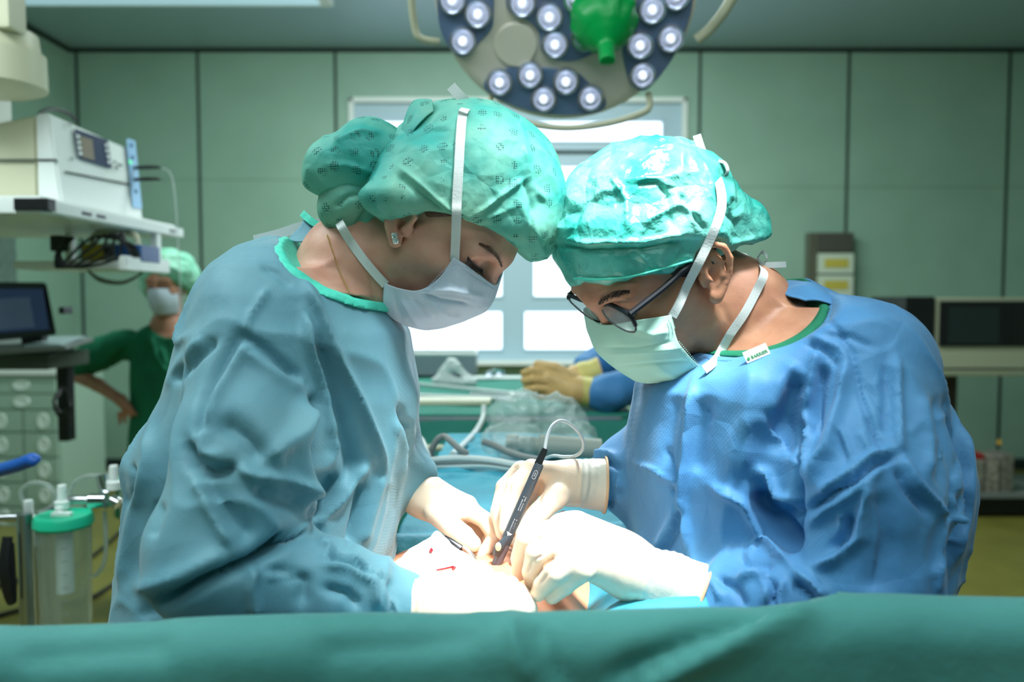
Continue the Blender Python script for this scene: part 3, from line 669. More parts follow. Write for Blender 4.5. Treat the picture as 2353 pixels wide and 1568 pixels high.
# necklace and ear stud
m = MB(); ch = cat([onto(Vw, x, y, .0008, 6) for x, y in [(752, 540), (760, 565), (772, 600), (785, 635), (797, 660), (803, 682)]], 10)
for i in range(0, len(ch) - 1): m.box((ch[i] + ch[i + 1]) / 2, (.0008, .0006, .0018), rot=Matrix.Rotation(.6 * i, 4, 'Y'))
lab(m.build('necklace', mat('gold_chain', (226, 186, 104), .35, metal=.7), woman), 'thin gold chain necklace')
m = MB(); m.box(onto(Vw, 908, 548, .003, 8), (.0065, .004, .0125), .0018, rot=Matrix.Rotation(R(-12), 4, 'Y')); 
for i in range(4):
    for j in range(2): m.box(onto(Vw, 905 + j * 6, 539 + i * 6, .0055, 9), (.0018, .0014, .0018), .0005)
lab(m.build('earring', mat('sparkling_stones', (226, 230, 226), .15, metal=.8, bump=[('c', 900, 1, .001)]), woman), 'silver ear stud set with stones')

# hands of the woman
glove(woman, [(928, 1092, 1.015, .034), (950, 1118, 1.01, .0235), (975, 1138, 1.0, .0225)], [((970, 1140, 1.0, .022), (1062, 1172, .985, .013)), ((965, 1142, 1.0, .022), (1050, 1195, .98, .012)), ((985, 1150, .99, .018), (1025, 1192, .965, .014)), ((980, 1130, 1.01, .018), (1075, 1160, 1.0, .012))],
      [[(1060, 1170, .985, .0105), (1112, 1196, .97, .0098), (1134, 1234, .965, .0085), (1118, 1262, .96, .008), (1092, 1280, .955, .0075)], [(1070, 1163, 1.0, .0105), (1122, 1198, .99, .0095), (1140, 1238, .985, .0085), (1112, 1282, .975, .0078)],
       [(1000, 1180, .97, .0135), (1040, 1212, .955, .0125), (1068, 1232, .95, .0118), (1087, 1250, .948, .0100)], [(1060, 1190, 1.0, .010), (1100, 1225, 1.0, .009), (1088, 1262, .99, .0078)]],
      M['glove'], [('v', [(1015, 1185), (1060, 1195), (1090, 1215)], 5, .002), ('v', [(1120, 1232), (1140, 1236)], 4, .0014)], label='white latex glove holding the forceps')
glove(woman, [(908, 1392, .79, .030), (960, 1394, .79, .027), (985, 1394, .79, .026)], [((990, 1394, .79, .022), (1140, 1378, .80, .015)), ((990, 1404, .785, .022), (1130, 1410, .79, .018)), ((1000, 1384, .80, .016), (1130, 1362, .815, .010))],
      [[(1130, 1358, .815, .011), (1172, 1346, .82, .010), (1200, 1368, .825, .0095), (1215, 1400, .83, .008)], [(1140, 1370, .80, .012), (1190, 1362, .805, .010), (1212, 1395, .81, .0095), (1224, 1425, .815, .008)], [(1130, 1390, .79, .012), (1180, 1395, .79, .0105), (1205, 1430, .795, .0095), (1215, 1465, .80, .008)],
       [(1110, 1410, .78, .011), (1150, 1425, .78, .010), (1170, 1455, .785, .009)], [(1040, 1352, .82, .013), (1100, 1342, .835, .011), (1150, 1336, .845, .0095)]],
      M['glove'], [('v', [(1060, 1345), (1150, 1345)], 9, .001)], rim=False, label='white latex glove resting flat on the patient')

# ---------------------------------------------------------------- the man surgeon on the right
HM = Head(P(1518.7, 624.3, .944), frame(-1, .590, .438, .108), (.93, 1, .85))
man = empty('surgeon', (.38, .98, 0), 'person in deep blue surgical gown, black-framed glasses and crinkled teal cap, operating from the right', 'person')
M_ROWS = [(640, 1785, 1850, .99, .03), (668, 1735, 1910, .99, .08), (705, 1690, 1965, .985, .125), (760, 1630, 2048, .98, .15), (800, 1585, 2090, .975, .16), (850, 1505, 2133, .97, .165), (885, 1470, 2160, .97, .165), (1000, 1438, 2230, .98, .17),
          (1062, 1434, 2252, .98, .172), (1150, 1440, 2243, .98, .172), (1250, 1447, 2210, .98, .175), (1360, 1455, 2163, .98, .175), (1420, 1470, 2150, .98, .18), (1580, 1640, 2190, .98, .18), (1900, 1655, 2210, .98, .18), (2300, 1655, 2210, .98, .19)]
NK_M = (P(1702, 690, .95), (.090, .30, .060), ax2(.9, -.43))
v = Vol((.02, .70, 1.05), (.52, 1.16, 1.62), .0024)
head_sdf(v, HM, ear=1.10, nose=.80, wide=1.02, chin=.92, eye=HM.loc(HM.at(1436, 706, .032)) - A((.009, 0, 0)))
v.cap(HM.L(-.035, 0, -.02), P(1712, 700, .955), .050, .048, .02); v.cap(P(1712, 698, .955), P(1790, 775, .97), .048, .052, .02); v.cap(HM.L(.0, 0, -.06), P(1680, 760, .95), .035, .045, .03)
v.slices(rows3([r for r in M_ROWS if 700 < r[0] < 830], -.012), .02); v.slices(rows3([r for r in M_ROWS if 790 < r[0] < 1250], -.04), .02)
Vs, Fs = v.mesh(); Vs = smooth(Vs, Fs, 2)
Vs = strokes(Vs, Fs, [('v', [(1655, 690), (1672, 740), (1650, 800)], 12, .0016), ('v', [(1560, 740), (1590, 790), (1612, 810)], 12, .0012)])
np_obj('body', Vs, Fs, M['skin_m'], man); Vm = Vs
M_ARMS = [[(1975, 850, .865, .078), (1998, 1100, .80, .074), (1990, 1320, .78, .070)], [(1985, 1345, .79, .058), (1850, 1378, .79, .044), (1740, 1382, .80, .037), (1632, 1385, .82, .029)],
          [(1640, 860, 1.12, .08), (1560, 1060, 1.10, .06), (1450, 1098, 1.03, .048), (1412, 1108, 1.005, .026)]]
v = gown_mesh(M_ROWS, M_ARMS, NK_M, (.06, .64, .52), (.62, 1.22, 1.47), .0037)
v.ell(NK_M[0], NK_M[1], NK_M[2], .004, cut=True)
Vg, Fg = v.mesh(); Vg = smooth(Vg, Fg, 1)
N = normals(Vg, Fg); dn = .005 * vnoise(Vg * A([1, 1, .45]), 9, 61) + .0024 * vnoise(Vg, 26, 62)
rd = 1 - np.abs(vnoise(Vg * A([1, 1, .6]) + .02 * vnoise(Vg, 12, 65)[:, None], 13, 63)) * 2.2; dn += .006 * np.clip(rd, 0, 1) ** 3
rd = 1 - np.abs(vnoise(Vg + .015 * vnoise(Vg, 18, 66)[:, None], 30, 67)) * 2.4; dn += .003 * np.clip(rd, 0, 1) ** 2 * np.clip((Vg[:, 0] - .33) / .06, 0, 1)
Vg = Vg + N * (dn * np.clip((NK_M[0][2] + .0 - Vg[:, 2]) / .1 + .3, .15, 1))[:, None]
M_ST = [('r', [(1596, 860), (1588, 930), (1578, 1017), (1567, 1136), (1578, 1235), (1594, 1300)], 9, .013), ('v', [(1625, 900), (1610, 1010), (1600, 1100)], 26, .008), ('v', [(1555, 900), (1540, 1000), (1530, 1080)], 20, .006),
        ('s', [(1566, 1160), (1545, 1215), (1513, 1275)], 10, .010), ('r', [(1625, 1112), (1708, 1159), (1750, 1237), (1828, 1308)], 10, .014), ('r', [(1728, 1090), (1745, 1082), (1762, 1090), (1787, 1138), (1835, 1157)], 10, .015),
        ('v', [(1742, 1120), (1762, 1170), (1800, 1220), (1830, 1265)], 24, .028), ('v', [(1790, 1165), (1830, 1180)], 18, .012), ('r', [(1728, 827), (1722, 930), (1708, 1033), (1700, 1100)], 34, .010), ('v', [(1838, 850), (1805, 960), (1785, 1060)], 30, .020), ('r', [(1835, 830), (1800, 880), (1770, 960)], 22, .010),
        ('r', [(1835, 962), (1843, 952), (1858, 972), (1846, 1068), (1832, 1118)], 9, .014), ('v', [(1850, 1000), (1838, 1060)], 8, .010), ('r', [(1945, 815), (1932, 930), (1902, 1033), (1848, 1112)], 15, .014), ('v', [(1895, 830), (1878, 920), (1862, 1010)], 18, .016), ('r', [(1880, 800), (1862, 880), (1846, 940)], 11, .010), ('v', [(1838, 960), (1836, 1080), (1832, 1170), (1828, 1250)], 10, .018),
        ('v', [(1880, 710), (1925, 760), (1960, 819), (1979, 918), (2029, 1048)], 6, .006), ('v', [(2068, 1043), (2009, 1066), (1964, 1105), (1885, 1155), (1838, 1184)], 9, .014), ('r', [(2060, 1028), (2005, 1048), (1950, 1090), (1870, 1140)], 9, .010), ('r', [(2040, 1065), (1985, 1110), (1900, 1170), (1850, 1215)], 12, .010),
        ('r', [(2070, 1048), (2098, 1100), (2158, 1167), (2175, 1195)], 9, .012), ('v', [(2060, 1070), (2085, 1125), (2140, 1185)], 12, .012), ('r', [(2058, 810), (2062, 920), (2066, 1010), (2075, 1048)], 9, .010), ('v', [(2035, 830), (2040, 930), (2035, 1010)], 14, .008),
        ('r', [(2004, 1093), (1985, 1180), (1979, 1235), (1920, 1285), (1860, 1310)], 11, .014), ('v', [(1950, 1180), (1940, 1240), (1905, 1270)], 15, .012), ('r', [(1938, 1170), (1930, 1230)], 8, .008), ('v', [(2020, 1120), (2040, 1250), (2000, 1380)], 40, .010),
        ('s', [(2203, 968), (2215, 1080), (2210, 1170), (2175, 1310)], 12, -.012), ('v', [(2150, 900), (2170, 1000), (2168, 1130)], 26, .008), ('r', [(2120, 900), (2140, 1000), (2142, 1100)], 20, .006), ('r', [(2175, 1195), (2168, 1270), (2150, 1370)], 10, .008),
        ('r', [(1825, 1312), (1870, 1340), (1904, 1376)], 11, .013), ('v', [(1820, 1335), (1860, 1368), (1885, 1400)], 10, .012), ('r', [(1800, 1330), (1790, 1370), (1795, 1410)], 8, .010), ('v', [(1745, 1320), (1780, 1350), (1776, 1400)], 10, .012), ('r', [(1690, 1335), (1740, 1312), (1765, 1345), (1758, 1400)], 10, .012), ('v', [(1645, 1330), (1690, 1350), (1716, 1400)], 10, .010), ('r', [(1635, 1330), (1660, 1380)], 8, .006),
        ('v', [(1900, 770), (1955, 775), (2010, 800)], 7, .005), ('v', [(1850, 790), (1900, 810), (1930, 850)], 7, .006), ('r', [(1860, 770), (1930, 800), (1950, 830)], 7, .005), ('v', [(1985, 880), (2020, 930), (2050, 975)], 7, .005), ('v', [(1990, 950), (2010, 1000), (2030, 1040)], 6, .006), ('r', [(1930, 980), (1950, 1030), (1960, 1065)], 5, .006), ('v', [(1920, 985), (1940, 1040), (1950, 1070)], 5, .006), ('r', [(1975, 990), (2000, 1040)], 6, .005),
        ('v', [(1610, 940), (1630, 955), (1618, 975)], 5, .004), ('v', [(1525, 1030), (1550, 1080), (1560, 1110)], 7, .005), ('r', [(1450, 1060), (1500, 1080), (1530, 1100), (1562, 1112)], 6, .006), ('v', [(1540, 1115), (1552, 1140)], 5, .005), ('r', [(1740, 1235), (1725, 1265), (1705, 1290)], 5, .005), ('v', [(1690, 1280), (1730, 1295), (1780, 1300)], 16, .010),
        ('r', [(1330, 1060), (1370, 1040), (1415, 1045)], 7, .008), ('v', [(1345, 1050), (1400, 1062), (1430, 1080)], 7, .008), ('v', [(1365, 1180), (1400, 1160), (1430, 1120)], 9, .008), ('r', [(1410, 1160), (1425, 1100)], 7, .007)]
Vg = strokes(Vg, Fg, M_ST); Vg = smooth(Vg, Fg, 1, .35)
np_obj('gown', Vg, Fg, M['gown_r'], man); VgM = Vg
box = ((.18, .72, 1.2), (.52, 1.16, 1.46), .0026)
def band(rows, NK, g0, d0, d1, box):
    w = Vol(*box); w.slices(rows3(rows, g0), .02); a = Vol(*box); a.ell(NK[0], A(NK[1]) + A((d0, 0, d0)), NK[2], 0); b = Vol(*box); b.ell(NK[0], A(NK[1]) + A((d1, 0, d1)), NK[2], 0)
    w.V = np.maximum(np.maximum(w.V, a.V), -b.V); V_, F_ = w.mesh(); return smooth(V_, F_, 1), F_
V_, F_ = band([r for r in M_ROWS if r[0] < 950], NK_M, .0030, .005, -.0015, box); lab(np_obj('collar_hem', V_, F_, M['gown_r'], man), 'stitched blue hem of the neckline')
V_, F_ = band([r for r in M_ROWS if r[0] < 950], NK_M, -.0020, -.001, -.009, box); lab(np_obj('scrub_collar', V_, F_, M['scrub'], man), 'green scrub shirt collar showing at the neck')
G = sheet([[P(1786, 648, .955), P(1825, 640, .95), P(1875, 650, .945), P(1925, 682, .94)], [P(1800, 668, .92), P(1850, 662, .905), P(1900, 676, .895), P(1954, 706, .90)], [P(1852, 690, .882), P(1882, 692, .875), P(1920, 706, .872), P(1955, 724, .885)]])
n_, m_ = G.shape[:2]; Gv = G.reshape(-1, 3); Gv = Gv + np.stack([0 * Gv[:, 0], .004 * vnoise(Gv, 40, 3), .004 * vnoise(Gv, 35, 4)], 1); sheet_obj('collar_flap', Gv.reshape(n_, m_, 3), M['gown_r'], man, .0015)
legs(man, .40, .98)
v = Vol(P(2080, 1150, 1.05) - A([0, .12, .25]), P(2240, 1150, 1.05) + A([.03, .12, .1]), .005); v.cap(P(2110, 1180, 1.04), P(2198, 1262, 1.04), .05, .012, .01, flat=((0, 1, 0), .5)); v.cap(P(2198, 1255, 1.04), P(2140, 1340, 1.04), .012, .03, .01, flat=((0, 1, 0), .5))
Vq, Fq = v.mesh(); lab(np_obj('scrub_shirt_hem', crumple(Vq, Fq, .004, .002, 5), Fq, M['binding'], man), 'teal shirt hem peeking out behind the gown')
# brand label sewn under the neckline
p0 = onto(VgM, 1738, 812, .0035); c0 = onto(VgM, 1712, 822, .003); c1 = onto(VgM, 1764, 800, .003)
dx = (c1 - c0); dx /= np.linalg.norm(dx); nrm = A([0.05, -1, .25]); nrm -= (nrm @ dx) * dx; nrm /= np.linalg.norm(nrm); up = np.cross(nrm, dx); up = up if up[2] > 0 else -up
Mt = Matrix(((dx[0], up[0], nrm[0], p0[0]), (dx[1], up[1], nrm[1], p0[1]), (dx[2], up[2], nrm[2], p0[2]), (0, 0, 0, 1)))
m = MB(); m.box((0, 0, 0), (.026, .0125, .0007), .0002, rot=None); m.bm.transform(Mt); tg = m.build('neck_label', mat('white_label', (226, 232, 226), .6), man)
def text(s, size, Mt, mt, parent, name='lettering', depth=.0002, ax='CENTER'):
    cu = bpy.data.curves.new(name, 'FONT'); cu.body = s; cu.size = size; cu.extrude = depth; cu.align_x = ax; cu.align_y = 'CENTER'
    o = bpy.data.objects.new(name, cu); COL.objects.link(o); dg = bpy.context.evaluated_depsgraph_get(); me = bpy.data.meshes.new_from_object(o.evaluated_get(dg)); bpy.data.objects.remove(o)
    me.transform(Mt); me.materials.clear(); return link(name, me, mt, parent, False)
M['green_ink'] = mat('green_ink', (40, 150, 90), .6)
text('BARRIER', .0048, Mt @ Matrix.Translation((.0022, -.0022, .0006)), M['green_ink'], tg)
m = MB(); m.lathe([(0, 0), (.0016, 0), (.0016, .0006), (0, .0006)], Mt @ Matrix.Translation((-.0098, -.0022, .0004)), 16); m.build('round_mark', M['green_ink'], tg)

# cap of the man
M['cap_r'] = mat('crinkled_teal_cap', (126, 212, 198), 0.32, coat=.35, bump=[('v', 17, 0.9, 0.014), ('v', 42, .5, .006), ('n', 40, 0.6, 0.006), ('n', 160, .2, .002)], thin=0.2, var=((48, 176, 162), 16))
v = Vol((.03, .78, 1.36), (.33, 1.10, 1.62), .0021)
v.ell(P(1468, 487, .935), (.105, .090, .080), ax2(.92, -.36), .01)
v.ell(P(1415, 560, .93), (.075, .088, .050), ax2(.95, -.1), .02); v.ell(HM.L(-.004, 0, .050), A((.112, .088, .096)) * HM.k, HM.M, .02)
v.ell(P(1540, 535, .935), (.060, .088, .045), ax2(.95, -.3), .02)
v.cap(P(1640, 505, .93), P(1716, 512, .93), .040, .024, .02); v.cap(P(1650, 545, .92), P(1735, 540, .925), .020, .010, .02)
v.ell(P(1440, 800, .935), (.26, .5, .082), ax2(.985, -.17), .003, cut=True)
v.ell(P(1655, 625, .87), (.033, .05, .036), ax2(1, .1), .003, cut=True)
v.half(P(1660, 575, .93), (.35, 0, -1))
V1, F1 = v.mesh(); V1 = crumple(V1, F1, .0034, .0020, 71, 20)
V1 = strokes(V1, F1, [('r', [(1272, 545), (1350, 560), (1480, 555), (1600, 530)], 8, .005), ('v', [(1275, 560), (1350, 575), (1480, 572), (1600, 548)], 8, .005), ('v', [(1510, 420), (1535, 450), (1540, 520)], 7, .005), ('v', [(1460, 425), (1515, 420)], 7, .004), ('r', [(1480, 510), (1560, 470), (1620, 500)], 8, .004), ('v', [(1560, 440), (1600, 500), (1620, 530)], 7, .005), ('r', [(1400, 400), (1440, 460), (1440, 530)], 8, .004), ('v', [(1300, 560), (1330, 490), (1370, 430)], 7, .003), ('r', [(1590, 360), (1610, 420), (1640, 470)], 8, .004), ('v', [(1655, 470), (1690, 510), (1690, 560)], 9, .005), ('r', [(1620, 590), (1680, 560), (1745, 545)], 6, .004)])
cap_m = lab(np_obj('surgical_cap', V1, F1, M['cap_r'], man), 'crinkled teal surgical cap'); VcM = V1
m = MB(); m.tube([onto(VcM, x, y, .0005, 8) for x, y in [(1318, 640), (1360, 643), (1400, 642), (1450, 636), (1500, 624), (1550, 610), (1590, 598)]], .0012, 8); m.build('cap_seam', M['binding'], cap_m)
v = Vol((.05, .80, 1.30), (.33, 1.10, 1.60), .0024)
v.ell(HM.L(-.005, 0, .050), A((.1030, .0790, .086)) * HM.k, HM.M, 0); v.cap(HM.L(-.06, 0, .0), HM.L(-.055, 0, -.045), .046, .035, .03); v.cap(HM.L(.020, .060, .0), HM.L(.022, .0625, -.018), .012, .007, .01); v.cap(HM.L(.020, -.060, .0), HM.L(.022, -.0625, -.018), .012, .007, .01)
v.ell(HM.L(.096, 0, -.02), (.065, .2, .09), HM.M, .005, cut=True); v.ell(HM.L(-.006, .09, -.008), (.022, .032, .042), HM.M, .004, cut=True)
Vh, Fh = v.mesh(); np_obj('hair', smooth(Vh, Fh), Fh, M['hair_m'], man)
eye_bits(HM, man, M['hair_m'], [(1462, 713), (1450, 717), (1438, 716), (1426, 709)], [(1379, 697), (1390, 688), (1408, 679), (1430, 672), (1450, 670)], Vm, .005, .0045)
netM = [[(1543, 724, .071), (1512, 729, .067), (1462, 736, .052), (1382, 746, 0)], [(1557, 782, .074), (1512, 788, .068), (1466, 793, .048), (1387, 790, 0)], [(1580, 814, .074), (1536, 836, .064), (1488, 838, .050), (1404, 826, 0)],
        [(1602, 838, .071), (1566, 862, .060), (1518, 866, .050), (1432, 856, 0)], [(1622, 853, .064), (1586, 874, .054), (1538, 880, .040), (1464, 878, 0)]]
mM, VmM, _ = mask(HM, netM, M['mask_r'], man, folds=[('v', [(1390, 800), (1460, 800), (1550, 785)], 4, .002), ('r', [(1395, 815), (1470, 812), (1565, 800)], 5, .002), ('v', [(1420, 845), (1500, 835), (1590, 830)], 4, .002), ('v', [(1548, 730), (1560, 780), (1600, 832)], 3, .001), ('r', [(1440, 750), (1500, 770), (1540, 760)], 9, .003)])
lab(mM, 'mint green face mask')
m = MB()
for off in (0, 1):
    for i in range(30):
        t = i / 29; q = np.array([1548, 732]) * (1 - t) + np.array([1562, 782]) * t if t < .45 else np.array([1562, 782]) * (1 - (t - .45) / .55) + np.array([1612, 842]) * ((t - .45) / .55); m.box(onto(VmM, q[0] - 4 - off * 8, q[1] + off * 3, .0011), (.0008, .0006, .0011))
m.build('stitching', mat('mask_stitch_green', (140, 180, 168), .7), mM)
tie('mask_tie', [(1545, 728), (1560, 700), (1580, 655), (1603, 610), (1625, 565), (1645, 520), (1658, 475), (1655, 430), (1642, 395, .895), (1630, 384, .90)], np.concatenate([Vm, VcM]), .0098, man, .004)
ribbon('mask_tie', [P(1601, 310, .90), P(1612, 345, .90), P(1628, 386, .90)], .0095, M['tape'], man)
ribbon('mask_tie', [P(1628, 388, .90), P(1642, 372, .895), P(1664, 374, .89), P(1672, 394, .89), P(1660, 410, .895), P(1640, 408, .90)], .0075, M['tape'], man, side=(.6, -.6, .3))
tie('mask_tie', [(1618, 850, .86), (1640, 832), (1656, 808), (1680, 766), (1710, 722), (1738, 670), (1756, 630, .90), (1750, 612, .93)], np.concatenate([Vm, VgM]), .0098, man, .004)
ribbon('mask_tie', [P(1750, 610, .93), P(1778, 609, .93), P(1806, 608, .935)], .0070, M['tape'], man)
ribbon('mask_tie', [P(1752, 610, .93), P(1742, 592, .93), P(1755, 580, .925), P(1762, 596, .93), P(1750, 610, .935)], .0055, M['tape'], man, side=(.6, -.6, .3))
ribbon('mask_tie', [P(1748, 612, .93), P(1728, 600, .945), P(1716, 590, .96), P(1706, 582, .98)], .009, M['tape'], man)

# glasses
M['frame'] = mat('black_acetate', (16, 18, 24), 0.3)
M['lens'] = mat('lens_glass', (225, 238, 245), 0.03, alpha=.16, spec=.9)
gl = empty('glasses', tuple(HM.L(.11, 0, .01))); gl.parent = man; gl.matrix_parent_inverse = man.matrix_basis.inverted(); lab(gl, 'black-framed glasses slid down the nose')
NR = [(1383, 703, .010), (1396, 699, .020), (1418, 707, .040), (1444, 722, .062), (1456, 738, .067), (1461, 754, .066), (1457, 763, .062), (1440, 761, .052), (1418, 750, .036), (1398, 734, .020), (1386, 718, .011)]
FR = [(1369, 702, -.010), (1356, 697, -.022), (1334, 689, -.042), (1314, 681, -.060), (1307, 681, -.066), (1310, 692, -.064), (1324, 706, -.052), (1344, 723, -.036), (1364, 735, -.021), (1378, 739, -.014), (1379, 722, -.010)]
for s, ring in ((1, NR), (-1, FR)):
    pts = [HM.at(*q) for q in ring]; c = cat(pts + pts[:1], 5)[:-1]; n = len(c)
    MB().tube(c, [.0026 if (i < n * .42) else .0011 for i in range(n)], 8, closed=True).build('rim', M['frame'], gl)
    b = MB(); vs = [b.bm.verts.new(p) for p in c]; vm = b.bm.verts.new(c.mean(0) - HM.F * -.002)
    for i in range(n): b.bm.faces.new((vs[i], vs[(i + 1) % n], vm))
    o = b.build('lens', M['lens'], gl); md = o.modifiers.new('thickness', 'SOLIDIFY'); md.thickness = .0012
    h = HM.at(1447, 722, .067); e1 = HM.L(.012, .0805, .028); e2 = HM.L(-.012, .082, .012)
    arm = [h, h * .5 + e1 * .5 + HM.N * .002, e1, e2]
    if s < 0: arm = [HM.mir(p) for p in arm]; arm[0] = HM.at(1310, 679, -.066)
    MB().tube(arm[:1] + [arm[0] * .96 + arm[1] * .04], .0042, 8).build('hinge', M['frame'], gl)
    MB().tube(cat(arm, 6), .0034, 8).build('temple_arm', M['frame'], gl)
    q = HM.at(1384, 712, .009) if s > 0 else HM.at(1378, 712, -.009); MB().tube([q, q - HM.F * .008], .0016, 8).build('nose_pad', M['frame'], gl)
MB().tube(cat([HM.at(1384, 704, .010), HM.at(1377, 700, 0), HM.at(1369, 703, -.010)], 5), .0022, 8).build('bridge', M['frame'], gl)

# hands of the man
glove(man, [(1391, 1114, 1.0, .0350), (1350, 1112, 1.0, .0285), (1320, 1108, .99, .024)], [((1310, 1105, .99, .024), (1222, 1080, .965, .013)), ((1310, 1112, .985, .022), (1275, 1145, .955, .014)), ((1300, 1110, 1.0, .022), (1195, 1085, .985, .012)), ((1305, 1115, 1.0, .020), (1215, 1110, 1.005, .012))],
      [[(1222, 1078, .962, .0115), (1185, 1115, .948, .0105), (1168, 1165, .940, .0095), (1163, 1215, .932, .0085)], [(1198, 1080, .985, .0115), (1158, 1120, .975, .0105), (1145, 1175, .962, .0095), (1154, 1226, .948, .0085)],
       [(1212, 1105, 1.005, .011), (1172, 1150, 1.0, .0095), (1172, 1205, .99, .009), (1184, 1248, .975, .008)], [(1230, 1120, 1.01, .0105), (1205, 1165, 1.01, .009), (1225, 1185, 1.0, .008)],
       [(1280, 1140, .955, .0150), (1240, 1178, .94, .0130), (1212, 1205, .932, .0125), (1196, 1222, .930, .0100)]],
      M['glove'], [('v', [(1192, 1075), (1172, 1110), (1160, 1170), (1158, 1225)], 4, .003), ('v', [(1240, 1100), (1236, 1150), (1215, 1165)], 10, .004), ('v', [(1200, 1062), (1180, 1080)], 4, .001)], cuffmat=M['cuff'], label='white latex glove gripping the cautery pen')
glove(man, [(1610, 1378, .82, .0365), (1536, 1345, .83, .0315), (1462, 1316, .835, .0295)], [((1440, 1300, .835, .029), (1270, 1235, .84, .016)), ((1430, 1285, .85, .028), (1290, 1215, .865, .017)), ((1430, 1310, .825, .026), (1310, 1280, .81, .016)), ((1400, 1270, .85, .028), (1325, 1205, .87, .014))],
      [[(1262, 1222, .85, .013), (1208, 1240, .843, .0110), (1194, 1284, .85, .0100), (1194, 1318, .856, .0085)], [(1282, 1248, .825, .0135), (1232, 1272, .815, .0115), (1222, 1315, .825, .0102), (1224, 1343, .835, .0085)], [(1325, 1290, .805, .0130), (1275, 1318, .80, .0115), (1246, 1348, .81, .0100), (1236, 1364, .815, .0085)],
       [(1340, 1310, .80, .012), (1300, 1345, .81, .010), (1270, 1370, .82, .009)], [(1330, 1215, .89, .015), (1260, 1225, .91, .012), (1205, 1258, .92, .010), (1190, 1275, .925, .0085)]],
      M['glove'], [('v', [(1250, 1275), (1225, 1290), (1210, 1320)], 4, .0025), ('v', [(1290, 1290), (1262, 1312), (1240, 1345)], 4, .003), ('v', [(1238, 1238), (1262, 1250)], 5, .0015), ('r', [(1350, 1335), (1352, 1350)], 4, .001)], cuffmat=M['cuff'], label='white latex glove with pale cuff pressing beside the wound', nw=.0014)

# ================================================================== the room
YW = 6.5
M['wall'] = mat('green_wall_panel', (144, 176, 158), 0.42, var=((138, 170, 152), 3))
M['seam'] = mat('dark_seam', (26, 44, 40), 0.8)
M['ceil'] = mat('ceiling_panel', (164, 188, 200), 0.35)
M['floor'] = mat('olive_vinyl', (122, 118, 54), 0.4, var=((112, 108, 48), 5))
M['wframe'] = mat('window_frame_paint', (166, 192, 204), 0.4)
M['glass'] = mat('window_glass', (240, 248, 255), 0.02, trans=1.0, ior=1.05)
wl = P(170, 500, YW)[0]; wr = 4.55; zc = P(1176, 112, YW)[2]; yb = -2.3
wx0, wx1 = P(805, 0, YW)[0], P(1575, 0, YW)[0]; wz1, wz0 = P(1190, 225, YW)[2], P(1190, 828, YW)[2]
def bx(a, b, bev=0): return MB().box(((a[0] + b[0]) / 2, (a[1] + b[1]) / 2, (a[2] + b[2]) / 2), (abs(b[0] - a[0]), abs(b[1] - a[1]), abs(b[2] - a[2])), bev)
def addbx(m, a, b, bev=0): return m.box(((a[0] + b[0]) / 2, (a[1] + b[1]) / 2, (a[2] + b[2]) / 2), (abs(b[0] - a[0]), abs(b[1] - a[1]), abs(b[2] - a[2])), bev)
m = MB(); T = .12
for a, b in (((wl, YW, 0), (wx0, YW + T, zc)), ((wx1, YW, 0), (wr, YW + T, zc)), ((wx0, YW, 0), (wx1, YW + T, wz0)), ((wx0, YW, wz1), (wx1, YW + T, zc))): addbx(m, a, b)
struct(m.build('wall_far', M['wall'], sm=False))
struct(bx((wl - T, yb, 0), (wl, YW + T, zc)).build('wall_left', M['wall'], sm=False))
struct(bx((wr, yb, 0), (wr + T, YW + T, zc)).build('wall_right', M['wall'], sm=False))
struct(bx((wl - T, yb - T, 0), (wr + T, yb, zc)).build('wall_near', M['wall'], sm=False))
struct(bx((wl - T, yb - T, -.1), (wr + T, YW + T, 0)).build('floor', M['floor'], sm=False))
struct(bx((wl - T, yb - T, zc), (wr + T, YW + T, zc + .1)).build('ceiling', M['ceil'], sm=False))
k = 0
for px in (180, 457, 772, 1607, 1948, 2316):
    k += 1; x = P(px, 300, YW)[0]; struct(bx((x - .011, YW - .004, 0), (x + .011, YW + .01, zc)).build('trim_%d' % k, M['seam'], sm=False))
for a, b, yy in ((180, 772, 413), (1607, 2400, 430)):
    k += 1; z = P(a, yy, YW)[2]; struct(bx((P(a, 0, YW)[0], YW - .0015, z - .0025), (min(P(b, 0, YW)[0], wr), YW + .01, z + .0025)).build('trim_%d' % k, mat('hairline_joint', (100, 130, 104), .6), sm=False))
k += 1; struct(bx((wl, YW - .02, zc - .03), (wr, YW, zc)).build('trim_%d' % k, M['seam'], sm=False))
k += 1; struct(bx((wl, yb, zc - .03), (wl + .02, YW, zc)).build('trim_%d' % k, M['seam'], sm=False))
struct(bx((wl, YW - .02, 0), (wr, YW, .09)).build('baseboard_far', M['seam'], sm=False))
struct(bx((wl, yb, 0), (wl + .02, YW, .09)).build('baseboard_left', M['seam'], sm=False))
